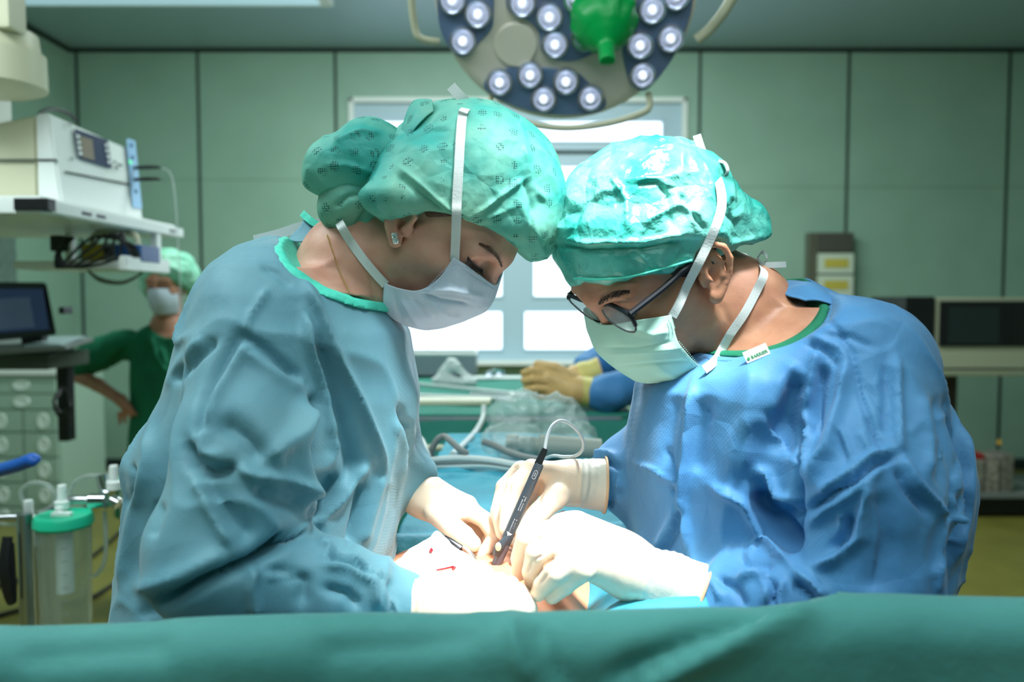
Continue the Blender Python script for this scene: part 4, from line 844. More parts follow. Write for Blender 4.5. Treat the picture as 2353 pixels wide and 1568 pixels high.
# window
X = lambda px, Y=YW: P(px, 500, Y)[0]
Z = lambda py, Y=YW: P(1176, py, Y)[2]
panes = [(857, 1148, 276, 322), (1228, 1522, 276, 322), (857, 1152, 381, 680), (1228, 1526, 381, 680), (857, 1152, 718, 803), (1207, 1526, 718, 803)]
m = MB(); xs = sorted({805, 1575} | {p[i] for p in panes for i in (0, 1)}); zs = sorted({225, 828} | {p[i] for p in panes for i in (2, 3)})
for i in range(len(xs) - 1):
    for j in range(len(zs) - 1):
        cx, cz = (xs[i] + xs[i + 1]) / 2, (zs[j] + zs[j + 1]) / 2
        if not any(p[0] < cx < p[1] and p[2] < cz < p[3] for p in panes): addbx(m, (X(xs[i]), YW + .03, Z(zs[j + 1])), (X(xs[i + 1]), YW + .09, Z(zs[j])))
win = struct(m.build('window_1', M['wframe'], sm=False))
m = MB()
for p in panes: 
    w = .02
    for a, b in (((X(p[0]) - w, Z(p[3]) - w), (X(p[0]), Z(p[2]) + w)), ((X(p[1]), Z(p[3]) - w), (X(p[1]) + w, Z(p[2]) + w)), ((X(p[0]), Z(p[2])), (X(p[1]), Z(p[2]) + w)), ((X(p[0]), Z(p[3]) - w), (X(p[1]), Z(p[3])))): addbx(m, (a[0], YW + .018, a[1]), (b[0], YW + .04, b[1]), .004)
m.build('sash', M['wframe'], win)
m = MB()
for a, b in (((805, 225), (816, 828)), ((1565, 225), (1575, 828)), ((805, 225), (1575, 236))): addbx(m, (X(a[0]), YW - .03, Z(b[1])), (X(b[0]), YW + .03, Z(a[1])), .006)
m.build('casing', M['white'], win)
m = MB(); addbx(m, (X(816), YW + .01, Z(352)), (X(1565), YW + .032, Z(345)), 0); m.build('gasket', M['seam'], win)
m = MB(); addbx(m, (X(798), YW - .16, Z(828) - .03), (X(1582), YW + .03, Z(822) - .02), .008); m.build('window_sill', M['white'], win)
for p in panes: bx((X(p[0]), YW + .055, Z(p[3])), (X(p[1]), YW + .061, Z(p[2]))).build('pane', M['glass'], win, sm=False)
# ceiling luminaire strip, top left
lm = empty('ceiling_light', (-2.4, 4.9, zc), 'long pale strip luminaire fixed to the ceiling at the top left', 'ceiling light')
bx((-3.5, 4.85, zc - .05), (X(772, 5.45), 5.45, zc), .006).build('housing', M['white'], lm); bx((-3.4, 4.9, zc - .056), (X(772, 5.45) - .08, 5.40, zc - .05)).build('diffuser', mat('lit_diffuser', (190, 222, 230), .6, emit=((176, 214, 230), .55)), lm, sm=False)

# ------------------------------------------------------------------ surgical lamp
LC = P(1300, -18, 1.95); Ln = A([-.02, -.83, -.55]); Ln /= np.linalg.norm(Ln)
Lx = np.cross(Ln, [0, 0, 1]); Lx /= np.linalg.norm(Lx); Lx = Lx if Lx[0] > 0 else -Lx; Lu = np.cross(Lx, -Ln); Lu = Lu if Lu[2] > 0 else -Lu
def LP(px, py, off=0.0): d = ray(px, py); t = ((LC + Ln * off - CAMP) @ Ln) / (d @ Ln); return CAMP + t * d
MX = Matrix([[Lx[i], Lu[i], Ln[i], LC[i]] for i in range(3)] + [[0, 0, 0, 1]])
def LM(px, py, off=0.0): q = LP(px, py, off); return Matrix([[Lx[i], Lu[i], Ln[i], q[i]] for i in range(3)] + [[0, 0, 0, 1]])
lamp = empty('surgical_lamp', tuple(LC + A([0, .1, .1])), 'round operating lamp head with clustered clear lenses and a green handle cover', 'surgical lamp')
M['lampbody'] = mat('lamp_housing', (218, 212, 196), .42)
M['lenspanel'] = mat('blue_grey_lens_panel', (96, 116, 148), .3, coat=.4)
M['led'] = mat('led_core', (240, 245, 255), .3, emit=((236, 242, 255), 1.15))
M['clear'] = mat('clear_acrylic', (240, 244, 255), .05, trans=1.0, ior=1.45)
RL = abs(LP(1608, -18)[0] - LC[0])
MB().lathe([(0, -.005), (RL * .3, -.004), (RL - .030, -.001), (RL - .012, -.004), (RL - .002, -.013), (RL, -.03), (RL - .01, -.06), (RL * .8, -.10), (RL * .4, -.12), (0, -.12)], MX, 72).build('housing', M['lampbody'], lamp)
def prism(poly, off, th, smooth_n=5):
    c = np.array([LP(x, y, off) for x, y in poly]); c = np.concatenate([c, c[:1]]); c = cat(c, smooth_n)[:-1]
    b = MB(); bot = [b.bm.verts.new(p - Ln * .004) for p in c]; ins = c.mean(0); mid = [b.bm.verts.new(p + Ln * th * .6) for p in c]; top = [b.bm.verts.new(p + (ins - p) / np.linalg.norm(ins - p) * .002 + Ln * th) for p in c]; n = len(c)
    b.bm.faces.new(top)
    for i in range(n):
        k = (i + 1) % n; b.bm.faces.new((bot[i], bot[k], mid[k], mid[i])); b.bm.faces.new((mid[i], mid[k], top[k], top[i]))
    return b
for poly in ([(1003, -8), (1010, 60), (1030, 105), (1055, 130), (1080, 124), (1102, 96), (1129, 66), (1134, 30), (1132, -40), (1100, -90), (1030, -90)],
             [(1165, -60), (1163, 8), (1180, 35), (1215, 48), (1238, 75), (1243, 112), (1264, 133), (1312, 140), (1360, 125), (1398, 95), (1420, 20), (1410, -60), (1290, -80)],
             [(1470, -60), (1458, 34), (1451, 78), (1430, 109), (1441, 172), (1453, 198), (1475, 208), (1498, 196), (1546, 133), (1575, 68), (1590, 15), (1590, -60), (1530, -100)],
             [(1111, 194), (1124, 172), (1165, 156), (1206, 152), (1274, 157), (1325, 167), (1352, 189), (1384, 217), (1392, 238), (1383, 252), (1354, 261), (1291, 264), (1223, 256), (1158, 234), (1118, 209)],
             [(1200, -200), (1300, -190), (1400, -200), (1420, -240), (1300, -270), (1190, -240)]):
    prism(poly, 0, .0035).build('lens_panel', M['lenspanel'], lamp)
MB().lathe([(0, .006), (.050, .006), (.054, .003), (.055, -.003)], LM(1185, 103), 40).build('joint_cover', M['lampbody'], lamp)
for px, py in [(1040, -2), (1098, 30), (1064, 92), (1055, -70), (1200, 5), (1262, 37), (1275, 100), (1342, 84), (1325, -5), (1260, -50), (1360, -50), (1498, 20), (1540, 86), (1470, 102), (1476, 170), (1553, -12), (1500, -60), (1148, 187), (1218, 170), (1249, 225), (1300, 185), (1356, 223), (1240, -225), (1300, -220), (1365, -225)]:
    Q = LM(px, py)
    ln = MB().lathe([(.0, .0045), (.010, .0045), (.021, .0085), (.0285, .0145), (.0325, .0155), (.0345, .011), (.0350, .002)], Q, 36).build('led_lens', mat('lens_reflector', (196, 202, 216), .2, metal=.8) if 'refl' not in M else M['refl'], lamp)
    M['refl'] = ln.data.materials[0]
    MB().lathe([(.0225, .010), (.025, .0165), (.020, .020), (.0165, .0175), (.0185, .011)], Q, 32).build('lens_ring', M['clear'], ln)
    MB().lathe([(.0085, .005), (.0080, .020), (.005, .0255), (0, .027)], Q, 24).build('lens_core', M['led'], ln)
# handle with its green sterile cover
hb, ht = LP(1386, 15, 0), None
hx = LP(1386, 20, 0); hn = A([.0, -.52, -.85]); hn /= np.linalg.norm(hn)
v = Vol(hx - .16, hx + .16, .003)
v.cap(hx, hx + hn * .045, .068, .074, .02); v.cap(hx + hn * .045, hx + hn * .10, .074, .030, .03); v.cap(hx + hn * .09, hx + hn * .175, .0195, .0190, .012); v.half(hx + hn * .182, hn)
Vq, Fq = v.mesh(); d = ((Vq - hx) @ hn); Nq = normals(Vq, Fq); ang = np.arctan2((Vq - hx) @ Lx, (Vq - hx) @ np.cross(hn, Lx))
Vq = Vq + Nq * ((.005 * np.sin(ang * 7 + 3 * vnoise(Vq, 14, 2)) + .006 * vnoise(Vq, 30, 3)) * np.clip(1 - d / .10, 0, 1))[:, None]
lab(np_obj('handle_cover', smooth(Vq, Fq, 1), Fq, mat('green_sterile_cover', (0, 176, 84), .3, thin=.3, bump=[('n', 60, .3, .004)]), lamp), 'crumpled bright green sterile handle cover')
# rails
def rail(pts, r, name='guard_rail', off=.0): return MB().tube(cat([LP(x, y, o) for x, y, o in pts], 6), r, 12).build(name, M['cream'], lamp)
rail([(1127, 225, -.02), (1128, 246, .02), (1160, 268, .03), (1230, 287, .03), (1310, 294, .03), (1400, 283, .03), (1470, 262, .03), (1492, 246, .02), (1490, 216, -.02)], .0085)
rail([(1008, 96, -.02), (966, 88, .0), (953, 60, .0), (946, 0, .0), (947, -60, .0), (990, -80, -.02)], .0095)
rail([(1600, 92, -.03), (1632, 66, -.03), (1668, 20, -.02), (1695, -40, -.02), (1690, -110, -.03), (1600, -160, -.06)], .013, 'yoke_arm')
top = LC - Ln * .12
MB().tube(cat([top, top + A([0, .12, .06]), top + A([0, .30, .22]), (top[0], top[1] + .42, zc - .25), (top[0], top[1] + .42, zc - .02)], 6), .035, 16).build('suspension_arm', M['cream'], lamp)
MB().lathe([(0, 0), (.14, 0), (.14, -.05), (.05, -.09), (0, -.09)], Matrix.Translation((top[0], top[1] + .42, zc)), 32).build('ceiling_mount', M['cream'], lamp)

# ------------------------------------------------------------------ pendant, shelf, generator (left)
pn = empty('ceiling_pendant', (X(-30, 2.2), 2.2, 0), 'cream ceiling pendant column with a round swivel joint in the top left corner', 'pendant')
cx = X(-22, 2.2)
bx((cx - .12, 2.12, Z(86, 2.2)), (X(35, 2.12), 2.20, zc), .012).build('column', M['cream'], pn)
MB().lathe([(0, Z(70, 2.2)), (.118, Z(70, 2.2)), (.122, Z(100, 2.2)), (.122, Z(112, 2.2)), (.136, Z(116, 2.2)), (.138, Z(196, 2.2)), (.11, Z(206, 2.2)), (0, Z(206, 2.2))], Matrix.Translation((cx, 2.22, 0)), 48).build('swivel_joint', M['cream'], pn)
bx((cx - .14, 2.34, 1.905), (X(36, 2.50), 2.50, Z(180, 2.4)), .012).build('lower_column', M['white'], pn)
sh = empty('equipment_shelf', (-1.5, 2.5, 0), 'white two-tier equipment shelf carrying the generator, upper left', 'shelf'); 
bx((-2.0, 2.10, 1.625), (-1.235, 2.94, 1.672), .008).build('shelf_board', M['white'], sh)
bx((-1.236, 2.12, 1.630), (-1.222, 2.98, 1.662), .004).build('side_rail', M['white'], sh)
bx((-1.30, 2.092, 1.632), (-1.21, 2.13, 1.664), .003).build('rail_end_cap', M['dark'], sh)
m = MB(); [addbx(m, (-1.2225, y, 1.641), (-1.2205, y + .05, 1.650)) for y in (2.28, 2.36, 2.86)]; m.build('rail_slots', M['dark'], sh)
bx((-1.56, 2.50, 1.495), (-1.215, 2.80, 1.520), .006).build('lower_board', M['white'], sh)
bx((-1.212, 2.46, 1.490), (-1.19, 2.78, 1.535), .006).build('lower_rail', M['white'], sh)
for y, x in ((2.76, -1.235), (2.74, -1.52)): bx((x - .012, y, 1.52), (x + .012, y + .03, 1.625), .003).build('support_post', M['white'], sh)
# generator
g = empty('electrosurgical_generator', (-1.6, 2.5, 1.672), 'cream electrosurgical generator with dark screen on the top shelf board', 'medical device')
def hexa(pts8, bev=0.0):
    b = MB(); v = [b.bm.verts.new(p) for p in pts8]
    for f in ((0, 1, 2, 3), (7, 6, 5, 4), (0, 4, 5, 1), (1, 5, 6, 2), (2, 6, 7, 3), (3, 7, 4, 0)): b.bm.faces.new([v[i] for i in f])
    bmesh.ops.recalc_face_normals(b.bm, faces=b.bm.faces)
    if bev: bmesh.ops.bevel(b.bm, geom=list(b.bm.edges), offset=bev, segments=2, affect='EDGES')
    return b
gx = lambda Y: -1.285 - .035 * (Y - 2.29) / .53
z0g, zt = 1.674, 1.927
hexa([(-1.95, 2.29, z0g), (-1.35, 2.29, z0g), (-1.35, 2.86, z0g), (-1.95, 2.86, z0g), (-1.95, 2.29, 1.80), (-1.35, 2.29, zt - .004), (-1.35, 2.86, zt - .004), (-1.95, 2.86, 1.80)], .008).build('housing', M['cream'], g)
hexa([(-1.35, 2.285, z0g), (gx(2.285) + .005, 2.285, z0g), (gx(2.86) + .005, 2.865, z0g), (-1.35, 2.865, z0g), (-1.35, 2.285, zt), (gx(2.285) - .025, 2.285, zt), (gx(2.86) - .025, 2.865, zt), (-1.35, 2.865, zt)], .006).build('front_panel', M['white'], g)
Gn = A([.998, .066, .09]); Gn /= np.linalg.norm(Gn); G0 = A([gx(2.285) + .0062, 2.285, z0g])
def GP(px, py, off=0): d = ray(px, py); t = ((G0 + Gn * off - CAMP) @ Gn) / (d @ Gn); return CAMP + t * d
def quad(name, pp, off, mt, parent, th=.002, P_=None, N_=None):
    P_ = P_ or GP; N_ = Gn if N_ is None else N_; b = MB(); vs = [b.bm.verts.new(P_(x, y, off)) for x, y in pp]; b.bm.faces.new(vs); o = b.build(name, mt, parent, sm=False); md = o.modifiers.new('t', 'SOLIDIFY'); md.thickness = th; md.offset = 0; return o
M['screen'] = mat('dark_screen', (22, 34, 50), .6, emit=((40, 58, 84), .5), spec=.2)
M['bluepl'] = mat('pale_blue_plastic', (142, 188, 226), .4); M['bluedk'] = mat('blue_plastic', (24, 74, 128), .4); M['yellow'] = mat('ochre_plastic', (168, 150, 34), .5)
scn = quad('screen', [(172, 296), (247, 322), (257, 388), (183, 364)], .001, M['screen'], g)
quad('graph', [(184, 312), (212, 321), (217, 369), (190, 361)], .0035, mat('amber_graph', (96, 88, 62), .4, emit=((100, 92, 64), .25)), scn, .001)
for i in range(4):
    for j in (0, 1):
        t = (i + .7) / 4.4; x, y = (178 + 8 * t, 305 + 57 * t) if j == 0 else (242 + 10 * t, 325 + 57 * t)
        c = GP(x, y, .005); MB().lathe([(0, .004), (.006, .003), (.0065, -.002)], Matrix.Translation(c) @ Vector(Gn).to_track_quat('Z', 'Y').to_matrix().to_4x4(), 14).build('button', M['white'], scn)
quad('socket_strip', [(291, 318), (310, 324), (326, 480), (305, 477)], .002, M['bluepl'], g)
for y in (334, 362, 440): c = GP(302 + (y - 334) * .1, y, .004); MB().lathe([(0, .003), (.008, .002), (.008, -.002)], Matrix.Translation(c) @ Vector(Gn).to_track_quat('Z', 'Y').to_matrix().to_4x4(), 14).build('socket', M['bluedk'], g)
quad('panel_seam', [(150, 393), (308, 424), (309, 428), (150, 397)], .001, M['seam'], g)
bx((-1.96, 2.281, 1.792), (-1.29, 2.2845, 1.797)).build('housing_seam', M['seam'], g)
quad('indicator', [(296, 368), (302, 370), (303, 378), (297, 376)], .003, mat('green_indicator', (90, 220, 150), .4, emit=((80, 230, 150), .8)), g)
m = MB()
for p in ((264, 372), (272, 378), (268, 386), (278, 380)): m.box(GP(*p, .002), (.003, .012, .006))
m.build('panel_marks', M['seam'], g)
m = MB(); m.box(GP(160, 282, .002), (.002, .022, .005)); m.box(GP(160, 288, .002), (.002, .016, .003)); m.box(GP(165, 365, .002), (.002, .01, .01)); m.build('printed_marks', M['grey'], g)
m = MB()
for y in (386, 413): a = GP(306, y, .0); m.tube([a, a + A([.05, 0, .002]), a + A([.085, -.0, .002]), a + A([.10, 0, .0])], [.006, .0075, .006, .002], 10)
m.build('plug', M['dark'], g)
a = GP(306, 386, .0) + A([.10, 0, 0]); MB().tube(cat([a, a + A([.03, 0, -.02]), a + A([.045, 0, -.1]), a + A([.055, .0, -.35]), a + A([.06, 0, -.62])], 8), .0016, 6).build('plug_lead', M['tape'], g)
MB().tube(cat([P(88, 276, 2.45), P(95, 258, 2.5), P(120, 250, 2.6), P(160, 262, 2.7), P(172, 276, 2.75)], 8), .006, 8).build('mains_cable', M['dark'], g)
# small device with yellow and blue ends on the lower board
d = empty('medical_unit', (-1.38, 2.62, 1.52), 'yellow and blue medical unit with a black centre knob on the lower shelf board', 'medical device')
Y_ = 2.56
bx((X(186, Y_), Y_, 1.521), (X(235, Y_), Y_ + .14, Z(560, Y_)), .006).build('yellow_end', M['yellow'], d)
bx((X(262, Y_), Y_, 1.521), (X(322, Y_), Y_ + .14, Z(562, Y_)), .006).build('blue_end', M['bluedk'], d)
bx((X(235, Y_), Y_ + .004, 1.521), (X(262, Y_), Y_ + .14, Z(558, Y_)), .004).build('centre_panel', M['grey'], d)
MB().lathe([(0, .01), (.012, .01), (.014, 0)], Matrix.Translation((X(249, Y_), Y_, Z(578, Y_))) @ Matrix.Rotation(R(90), 4, 'X'), 20).build('knob', M['dark'], d)
MB().tube(cat([(X(190, Y_), Y_ + .05, Z(562, Y_)), (X(200, Y_), Y_ + .05, Z(535, Y_)), (X(245, Y_), Y_ + .05, Z(530, Y_)), (X(290, Y_), Y_ + .05, Z(535, Y_)), (X(300, Y_), Y_ + .05, Z(562, Y_))], 6), .009, 10).build('carry_handle', M['cream'], d)
m = MB(); rng = random.Random(3)
for i in range(5): m.tube(cat([P(150 + 5 * i, 545, 2.45), P(125 + rng.random() * 20, 585, 2.42), P(135 + 10 * i, 615, 2.43), P(190 + 20 * i, 560 + 8 * i, 2.46), P(230 + 12 * i, 545 - 3 * i, 2.47), P(300, 560 + 6 * i, 2.47), P(320, 590, 2.5)], 8), .0045, 6)
m.box(P(137, 560, 2.47), (.04, .04, .05), .008); tag(m.build('cable', M['dark']), 'coiled black cables hanging in front of the yellow and blue unit', 'cable')
m = MB()
for i in range(2): m.tube(cat([P(200, 620, 2.6), P(230, 640 + 6 * i, 2.6), P(280, 648 + 4 * i, 2.6), P(320, 632, 2.6), P(335, 615, 2.65)], 8), .0045, 6)
tag(m.build('cable', M['grey']), 'grey cable looping below the lower shelf board', 'cable')
# monitor and keyboard on a trolley
Y_ = 3.0
ms = empty('monitor', (X(40, Y_), Y_, 1.2), 'black flat monitor with bluish screen at the left edge', 'monitor')
hexa([P(-70, 790, Y_ + .06), P(130, 770, Y_ - .02), P(130, 770, Y_ + .03), P(-70, 790, Y_ + .10), P(-90, 648, Y_ + .06), P(106, 649, Y_ - .0), P(106, 649, Y_ + .05), P(-90, 648, Y_ + .10)], .006).build('casing', M['dark'], ms)
MP = lambda x, y, o=0: P(x, y, Y_ + .035 - (x / 200) * .07 - .012 - o)
quad('screen', [(-70, 664), (97, 664), (113, 757), (-65, 770)], .0, M['screen'], ms, .003, MP, A([0, -1, 0]))
quad('screen_window', [(-50, 690), (68, 683), (80, 752), (-45, 762)], .003, mat('dialogue_window', (58, 72, 92), .4, emit=((64, 80, 104), .35)), ms, .001, MP, A([0, -1, 0]))
bx((X(128, Y_), Y_, Z(722, Y_)), (X(140, Y_), Y_ + .06, Z(706, Y_)), .004).build('side_bracket', M['dark'], ms)
bx((X(20, Y_), Y_ + .05, Z(800, Y_)), (X(70, Y_), Y_ + .09, Z(700, Y_)), .005).build('stand', M['dark'], ms)
tr = empty('wall_arm_shelf', (X(60, 3.1), 3.1, 1.2), 'grey arm-mounted shelf under the monitor at the left edge', 'shelf')
hexa([P(-100, 822, 2.85), P(150, 806, 2.95), P(215, 786, 3.35), P(-60, 786, 3.35), P(-100, 808, 2.85), P(150, 795, 2.95), P(215, 776, 3.35), P(-60, 776, 3.35)], .004).build('worktop', M['grey'], tr)
bx((X(-60, 3.1), 3.05, Z(848, 3.1)), (X(118, 3.1), 3.35, Z(812, 3.1)), .01).build('drawer_box', mat('trolley_paint', (74, 84, 78), .5), tr)
bx((wl - .0, 3.15, Z(838, 3.1)), (X(-50, 3.1), 3.25, Z(818, 3.1)), .01).build('wall_arm', M['grey'], tr)
bx((X(118, 3.3), 3.3, Z(1015, 3.3)), (X(142, 3.3), 3.36, Z(800, 3.3)), .004).build('hanging_bracket', M['dark'], tr)
m = MB()
for i in range(3): m.tube(cat([P(140, 900 - 4 * i, 3.2), P(124, 925, 3.15), P(140, 950 + 5 * i, 3.15), P(160, 935, 3.15), P(157, 905, 3.2), P(142, 892, 3.2)], 8), .007, 6)
m.build('hanging_cable', M['dark'], tr)
kb = hexa([P(52, 800, 2.92), P(140, 796, 2.96), P(196, 776, 3.25), P(110, 778, 3.22), P(52, 795, 2.92), P(140, 791, 2.96), P(196, 772, 3.25), P(110, 774, 3.22)], .002).build('keyboard', mat('keyboard_grey', (150, 170, 172), .5)); tag(kb, 'flat pale keyboard on the shelf below the monitor', 'keyboard')
# drawer cabinet
Yc = 4.86; cb = empty('drawer_cabinet', (-3.2, Yc, 0), 'pale green drawer cabinet with round recessed pulls at the left edge', 'cabinet')
M['cab'] = mat('cabinet_laminate', (150, 176, 160), .45); xr_ = X(120, Yc)
bx((wl + .02, Yc + .02, .05), (xr_, Yc + .55, Z(862, Yc)), .004).build('carcass', M['cab'], cb)
bx((wl + .02, Yc - .02, Z(862, Yc)), (xr_ + .02, Yc + .57, Z(849, Yc)), .006).build('worktop', M['white'], cb)
M['pull'] = mat('pull_insert', (206, 220, 212), .3)
for a, b, cols in ((866, 904, 1), (907, 940, 1), (944, 992, 2), (996, 1050, 2), (1054, 1108, 2), (1112, 1164, 2), (1168, 1210, 2)):
    for c in range(cols):
        x0, x1 = ((wl + .03, xr_ - .01) if cols == 1 else ((wl + .03, X(35, Yc)) if c == 0 else (X(39, Yc), xr_ - .01)))
        dr = bx((x0, Yc, Z(b, Yc)), (x1, Yc + .02, Z(a, Yc)), .003).build('drawer', M['cab'], cb)
        xc = (X(36, Yc) if cols == 1 else (X(84, Yc) if c else X(-14, Yc))); zc_ = (Z(a, Yc) + Z(b, Yc)) / 2; rr = .045 if cols == 2 else .030
        MB().lathe([(0, .003), (rr * .75, .003), (rr, .006), (rr * 1.1, 0)], Matrix.Translation((xc, Yc, zc_)) @ Matrix.Rotation(R(90), 4, 'X') @ Matrix.Diagonal((.75 if cols == 2 else 1.6, 1, 1, 1)), 24).build('recessed_pull', M['pull'], dr)
tag(hexa([P(-60, 848, 4.9), P(90, 845, 4.9), P(80, 838, 5.2), P(-60, 838, 5.2), P(-60, 812, 4.95), P(66, 808, 4.95), P(60, 806, 5.2), P(-60, 806, 5.2)], .01).build('storage_tray', M['cream']), 'cream tray standing on the drawer cabinet', 'tray')
nt_ = bx((wl + .001, 5.25, 1.52), (wl + .006, 5.72, 1.92)).build('paper_notice', mat('printed_paper', (112, 134, 126), .7, var=((92, 112, 106), 30)), sm=False); tag(nt_, 'faded paper notice taped to the left wall above the monitor', 'notice')
# near left: stand with blue handle, suction unit
Y_ = 1.8
st = empty('equipment_stand', (X(32, Y_), Y_, 0), 'steel stand with a blue padded grip bar at the left edge', 'stand')
MB().lathe([(0, Z(1180, Y_)), (.0155, Z(1180, Y_)), (.0165, Z(1186, Y_)), (.0165, .04), (0, .04)], Matrix.Translation((X(34, Y_), Y_, 0)), 24).build('pole', M['steel'], st)
MB().tube([(X(34, Y_), Y_, .9), (X(-50, Y_), Y_, .9), (X(-50, Y_), Y_, 1.02)], .012, 12).build('bracket', M['steel'], st)
MB().tube(cat([P(-60, 1092, 1.8), P(-10, 1083, 1.78), P(40, 1070, 1.74), P(72, 1058, 1.72), P(78, 1060, 1.72)], 6), [.0150] * 22 + [.0148, .012, .005], 16).build('grip_bar', mat('blue_grip', (20, 84, 170), .45), st)
m = MB()
for i in range(4): m.tube(cat([(X(8 + 3 * i, Y_), Y_ - .03, Z(1225, Y_)), (X(2 + 5 * i, Y_), Y_ - .04, Z(1300, Y_)), (X(14 + 2 * i, Y_), Y_ - .03, Z(1375, Y_)), (X(22, Y_), Y_ - .03, Z(1320, Y_)), (X(20 - 3 * i, Y_), Y_ - .03, Z(1240, Y_))], 6), .007, 8)
m.build('hung_cable', M['dark'], st)
for s in (-1, 1): MB().box((X(34, Y_), Y_ + s * .12, .03), (.05, .26, .03), .008).build('foot', M['grey'], st)
su = empty('suction_trolley', (X(150, Y_), Y_, 0), 'suction trolley with a clear canister under a teal lid, lower left', 'suction unit')
M['lid'] = mat('teal_lid', (30, 186, 144), .4)
M['clearpl'] = mat('clear_canister', (226, 238, 234), .12, trans=.92, ior=1.12, alpha=.75)
def canister(px, py, Y, h, r):
    c = P(px, py, Y); Mx = Matrix.Translation((c[0], c[1], 0)); zt_ = c[2]
    j = MB().lathe([(0, zt_ - h), (r * .82, zt_ - h), (r * .84, zt_ - h + .005), (r * .93, zt_ - .01), (r * .93, zt_), (r * .90, zt_), (r * .80, zt_ - h + .008), (0, zt_ - h + .008)], Mx, 40).build('canister', M['clearpl'], su)
    MB().lathe([(0, zt_ + .012), (r * .5, zt_ + .012), (r * .8, zt_ + .010), (r * .95, zt_ + .014), (r * 1.0, zt_ + .008), (r * 1.02, zt_ - .008), (r * .96, zt_ - .014)], Mx, 40).build('lid', M['lid'], su)
    m = MB(); m.box((c[0] + .002, c[1] - .01, zt_ + .017), (.045, .014, .010), .003); m.tube([(c[0] - .01, c[1], zt_ + .01), (c[0] - .01, c[1], zt_ + .03)], .008, 10); m.build('lid_spout', M['white'], su)
    m = MB(); m.tube([(c[0], c[1], zt_ - .01), (c[0], c[1], zt_ - h * .62)], .018, 16); m.build('inner_filter', mat('filter_white', (214, 220, 214), .5), j)
    m = MB()
    for i in range(6): a = R(-60) ; m.box((c[0] + math.cos(a) * r * .90, c[1] + math.sin(a) * r * .92, zt_ - .05 - i * .03), (.012, .002, .0015), 0, Matrix.Rotation(a + R(90), 3, 'Z').to_4x4())
    m.build('graduations', M['grey'], j)
canister(146, 1196, 1.8, .27, .062)
canister(318, 1108, 2.05, .22, .05)
zr = Z(1150, Y_)
MB().tube([P(98, 1185, 1.86), P(160, 1150, 1.86), P(235, 1150, 1.87), P(300, 1160, 1.9)], .011, 12).build('manifold', M['steel'], su)
m = MB(); m.tube([P(208, 1152, 1.84), P(245, 1152, 1.84)], .018, 16); m.tube([P(255, 1150, 1.84), P(272, 1158, 1.84)], .015, 16); m.tube([P(240, 1088, 1.88), P(250, 1128, 1.88)], .02, 16); m.build('regulator', M['chrome'], su)
for x, y0_, y1_ in ((66, 1150, 1185), (143, 1116, 1150), (262, 1073, 1105)): MB().lathe([(0, .036), (.009, .036), (.0105, .03), (.0105, .0), (.017, -.002), (.017, -.02), (0, -.02)], Matrix.Translation(tuple(P(x, y1_, 1.85))), 18).build('valve_knob', M['white'], su)
for pts in ([(70, 1190), (66, 1230), (68, 1255)],): MB().tube([P(x, y, 1.86) for x, y in pts], .016, 14).build('filter_housing', M['white'], su)
M['tubing'] = mat('clear_tubing', (206, 220, 214), .2, trans=.7, ior=1.2)
for pts in ([(60, 1170), (48, 1130), (75, 1110), (110, 1115), (128, 1140), (118, 1165), (90, 1180)], [(160, 1135), (170, 1110), (200, 1095), (235, 1095), (262, 1100)], [(240, 1175), (243, 1230), (240, 1290), (222, 1320), (205, 1325)]): MB().tube(cat([P(x, y, 1.87) for x, y in pts], 8), .005, 8).build('tubing', M['tubing'], su)
bx((X(60, 1.95), 1.93, .08), (X(100, 1.95), 1.97, Z(1180, 1.95)), .004).build('upright', M['steel'], su)
bx((X(40, 1.9), 1.78, .05), (X(330, 1.9), 2.15, .09), .01).build('base', M['grey'], su)
for i, (a_, b_) in enumerate((((X(50, 1.9)), 1.82), ((X(320, 1.9)), 1.82), ((X(50, 1.9)), 2.1), ((X(320, 1.9)), 2.1))): MB().lathe([(0, -.012), (.025, -.012), (.025, .012), (0, .012)], Matrix.Translation((a_, b_, .026)) @ Matrix.Rotation(R(90), 4, 'Y'), 16).build('castor', M['dark'], su)
fl = lambda px, py: P(px, py, 1.4 * 1830 / (py - 688))[:2]
def floor_pt(px, py):
    d = ray(px, py); t = -CAMZ / d[2]; q = CAMP + d * t; return (q[0], q[1], .012)
for pts, lb in (([(-60, 1440), (40, 1410), (130, 1395), (200, 1385), (290, 1330), (360, 1290)], 'black cable lying across the floor below the canister'), ([(-60, 1370), (60, 1335), (150, 1320), (230, 1270), (330, 1180), (400, 1150)], 'black cable running over the floor behind the canister')):
    tag(MB().tube(cat([floor_pt(*p) for p in pts], 8), .011, 8).build('floor_cable', M['dark']), lb, 'cable', 'cables on the floor')

# ------------------------------------------------------------------ right background
Yr = 5.0; rk = empty('bench', (X(2230, Yr), Yr, 0), 'dark metal bench with a pale top by the right wall', 'bench')
hexa([(X(2105, Yr), Yr + .55, Z(826, Yr) ), (X(2165, Yr), Yr, Z(862, Yr) + .02), (wr - .02, Yr, Z(862, Yr) + .02), (wr - .02, Yr + .55, Z(826, Yr)), (X(2105, Yr), Yr + .55, Z(826, Yr) + .03), (X(2165, Yr), Yr, Z(862, Yr) + .05), (wr - .02, Yr, Z(862, Yr) + .05), (wr - .02, Yr + .55, Z(826, Yr) + .03)], .006) 
zt_ = Z(852, Yr)
bx((X(2150, Yr), Yr, zt_ - .035), (wr - .02, Yr + .6, zt_), .01).build('bench_top', mat('pale_worktop', (150, 158, 132), .4), rk)
M['dkmetal'] = mat('dark_metal', (62, 56, 48), .5, metal=.4)
for x in (X(2250, Yr), wr - .15): bx((x - .035, Yr + .25, .06), (x + .035, Yr + .32, zt_ - .03), .004).build('column_leg', M['dkmetal'], rk)
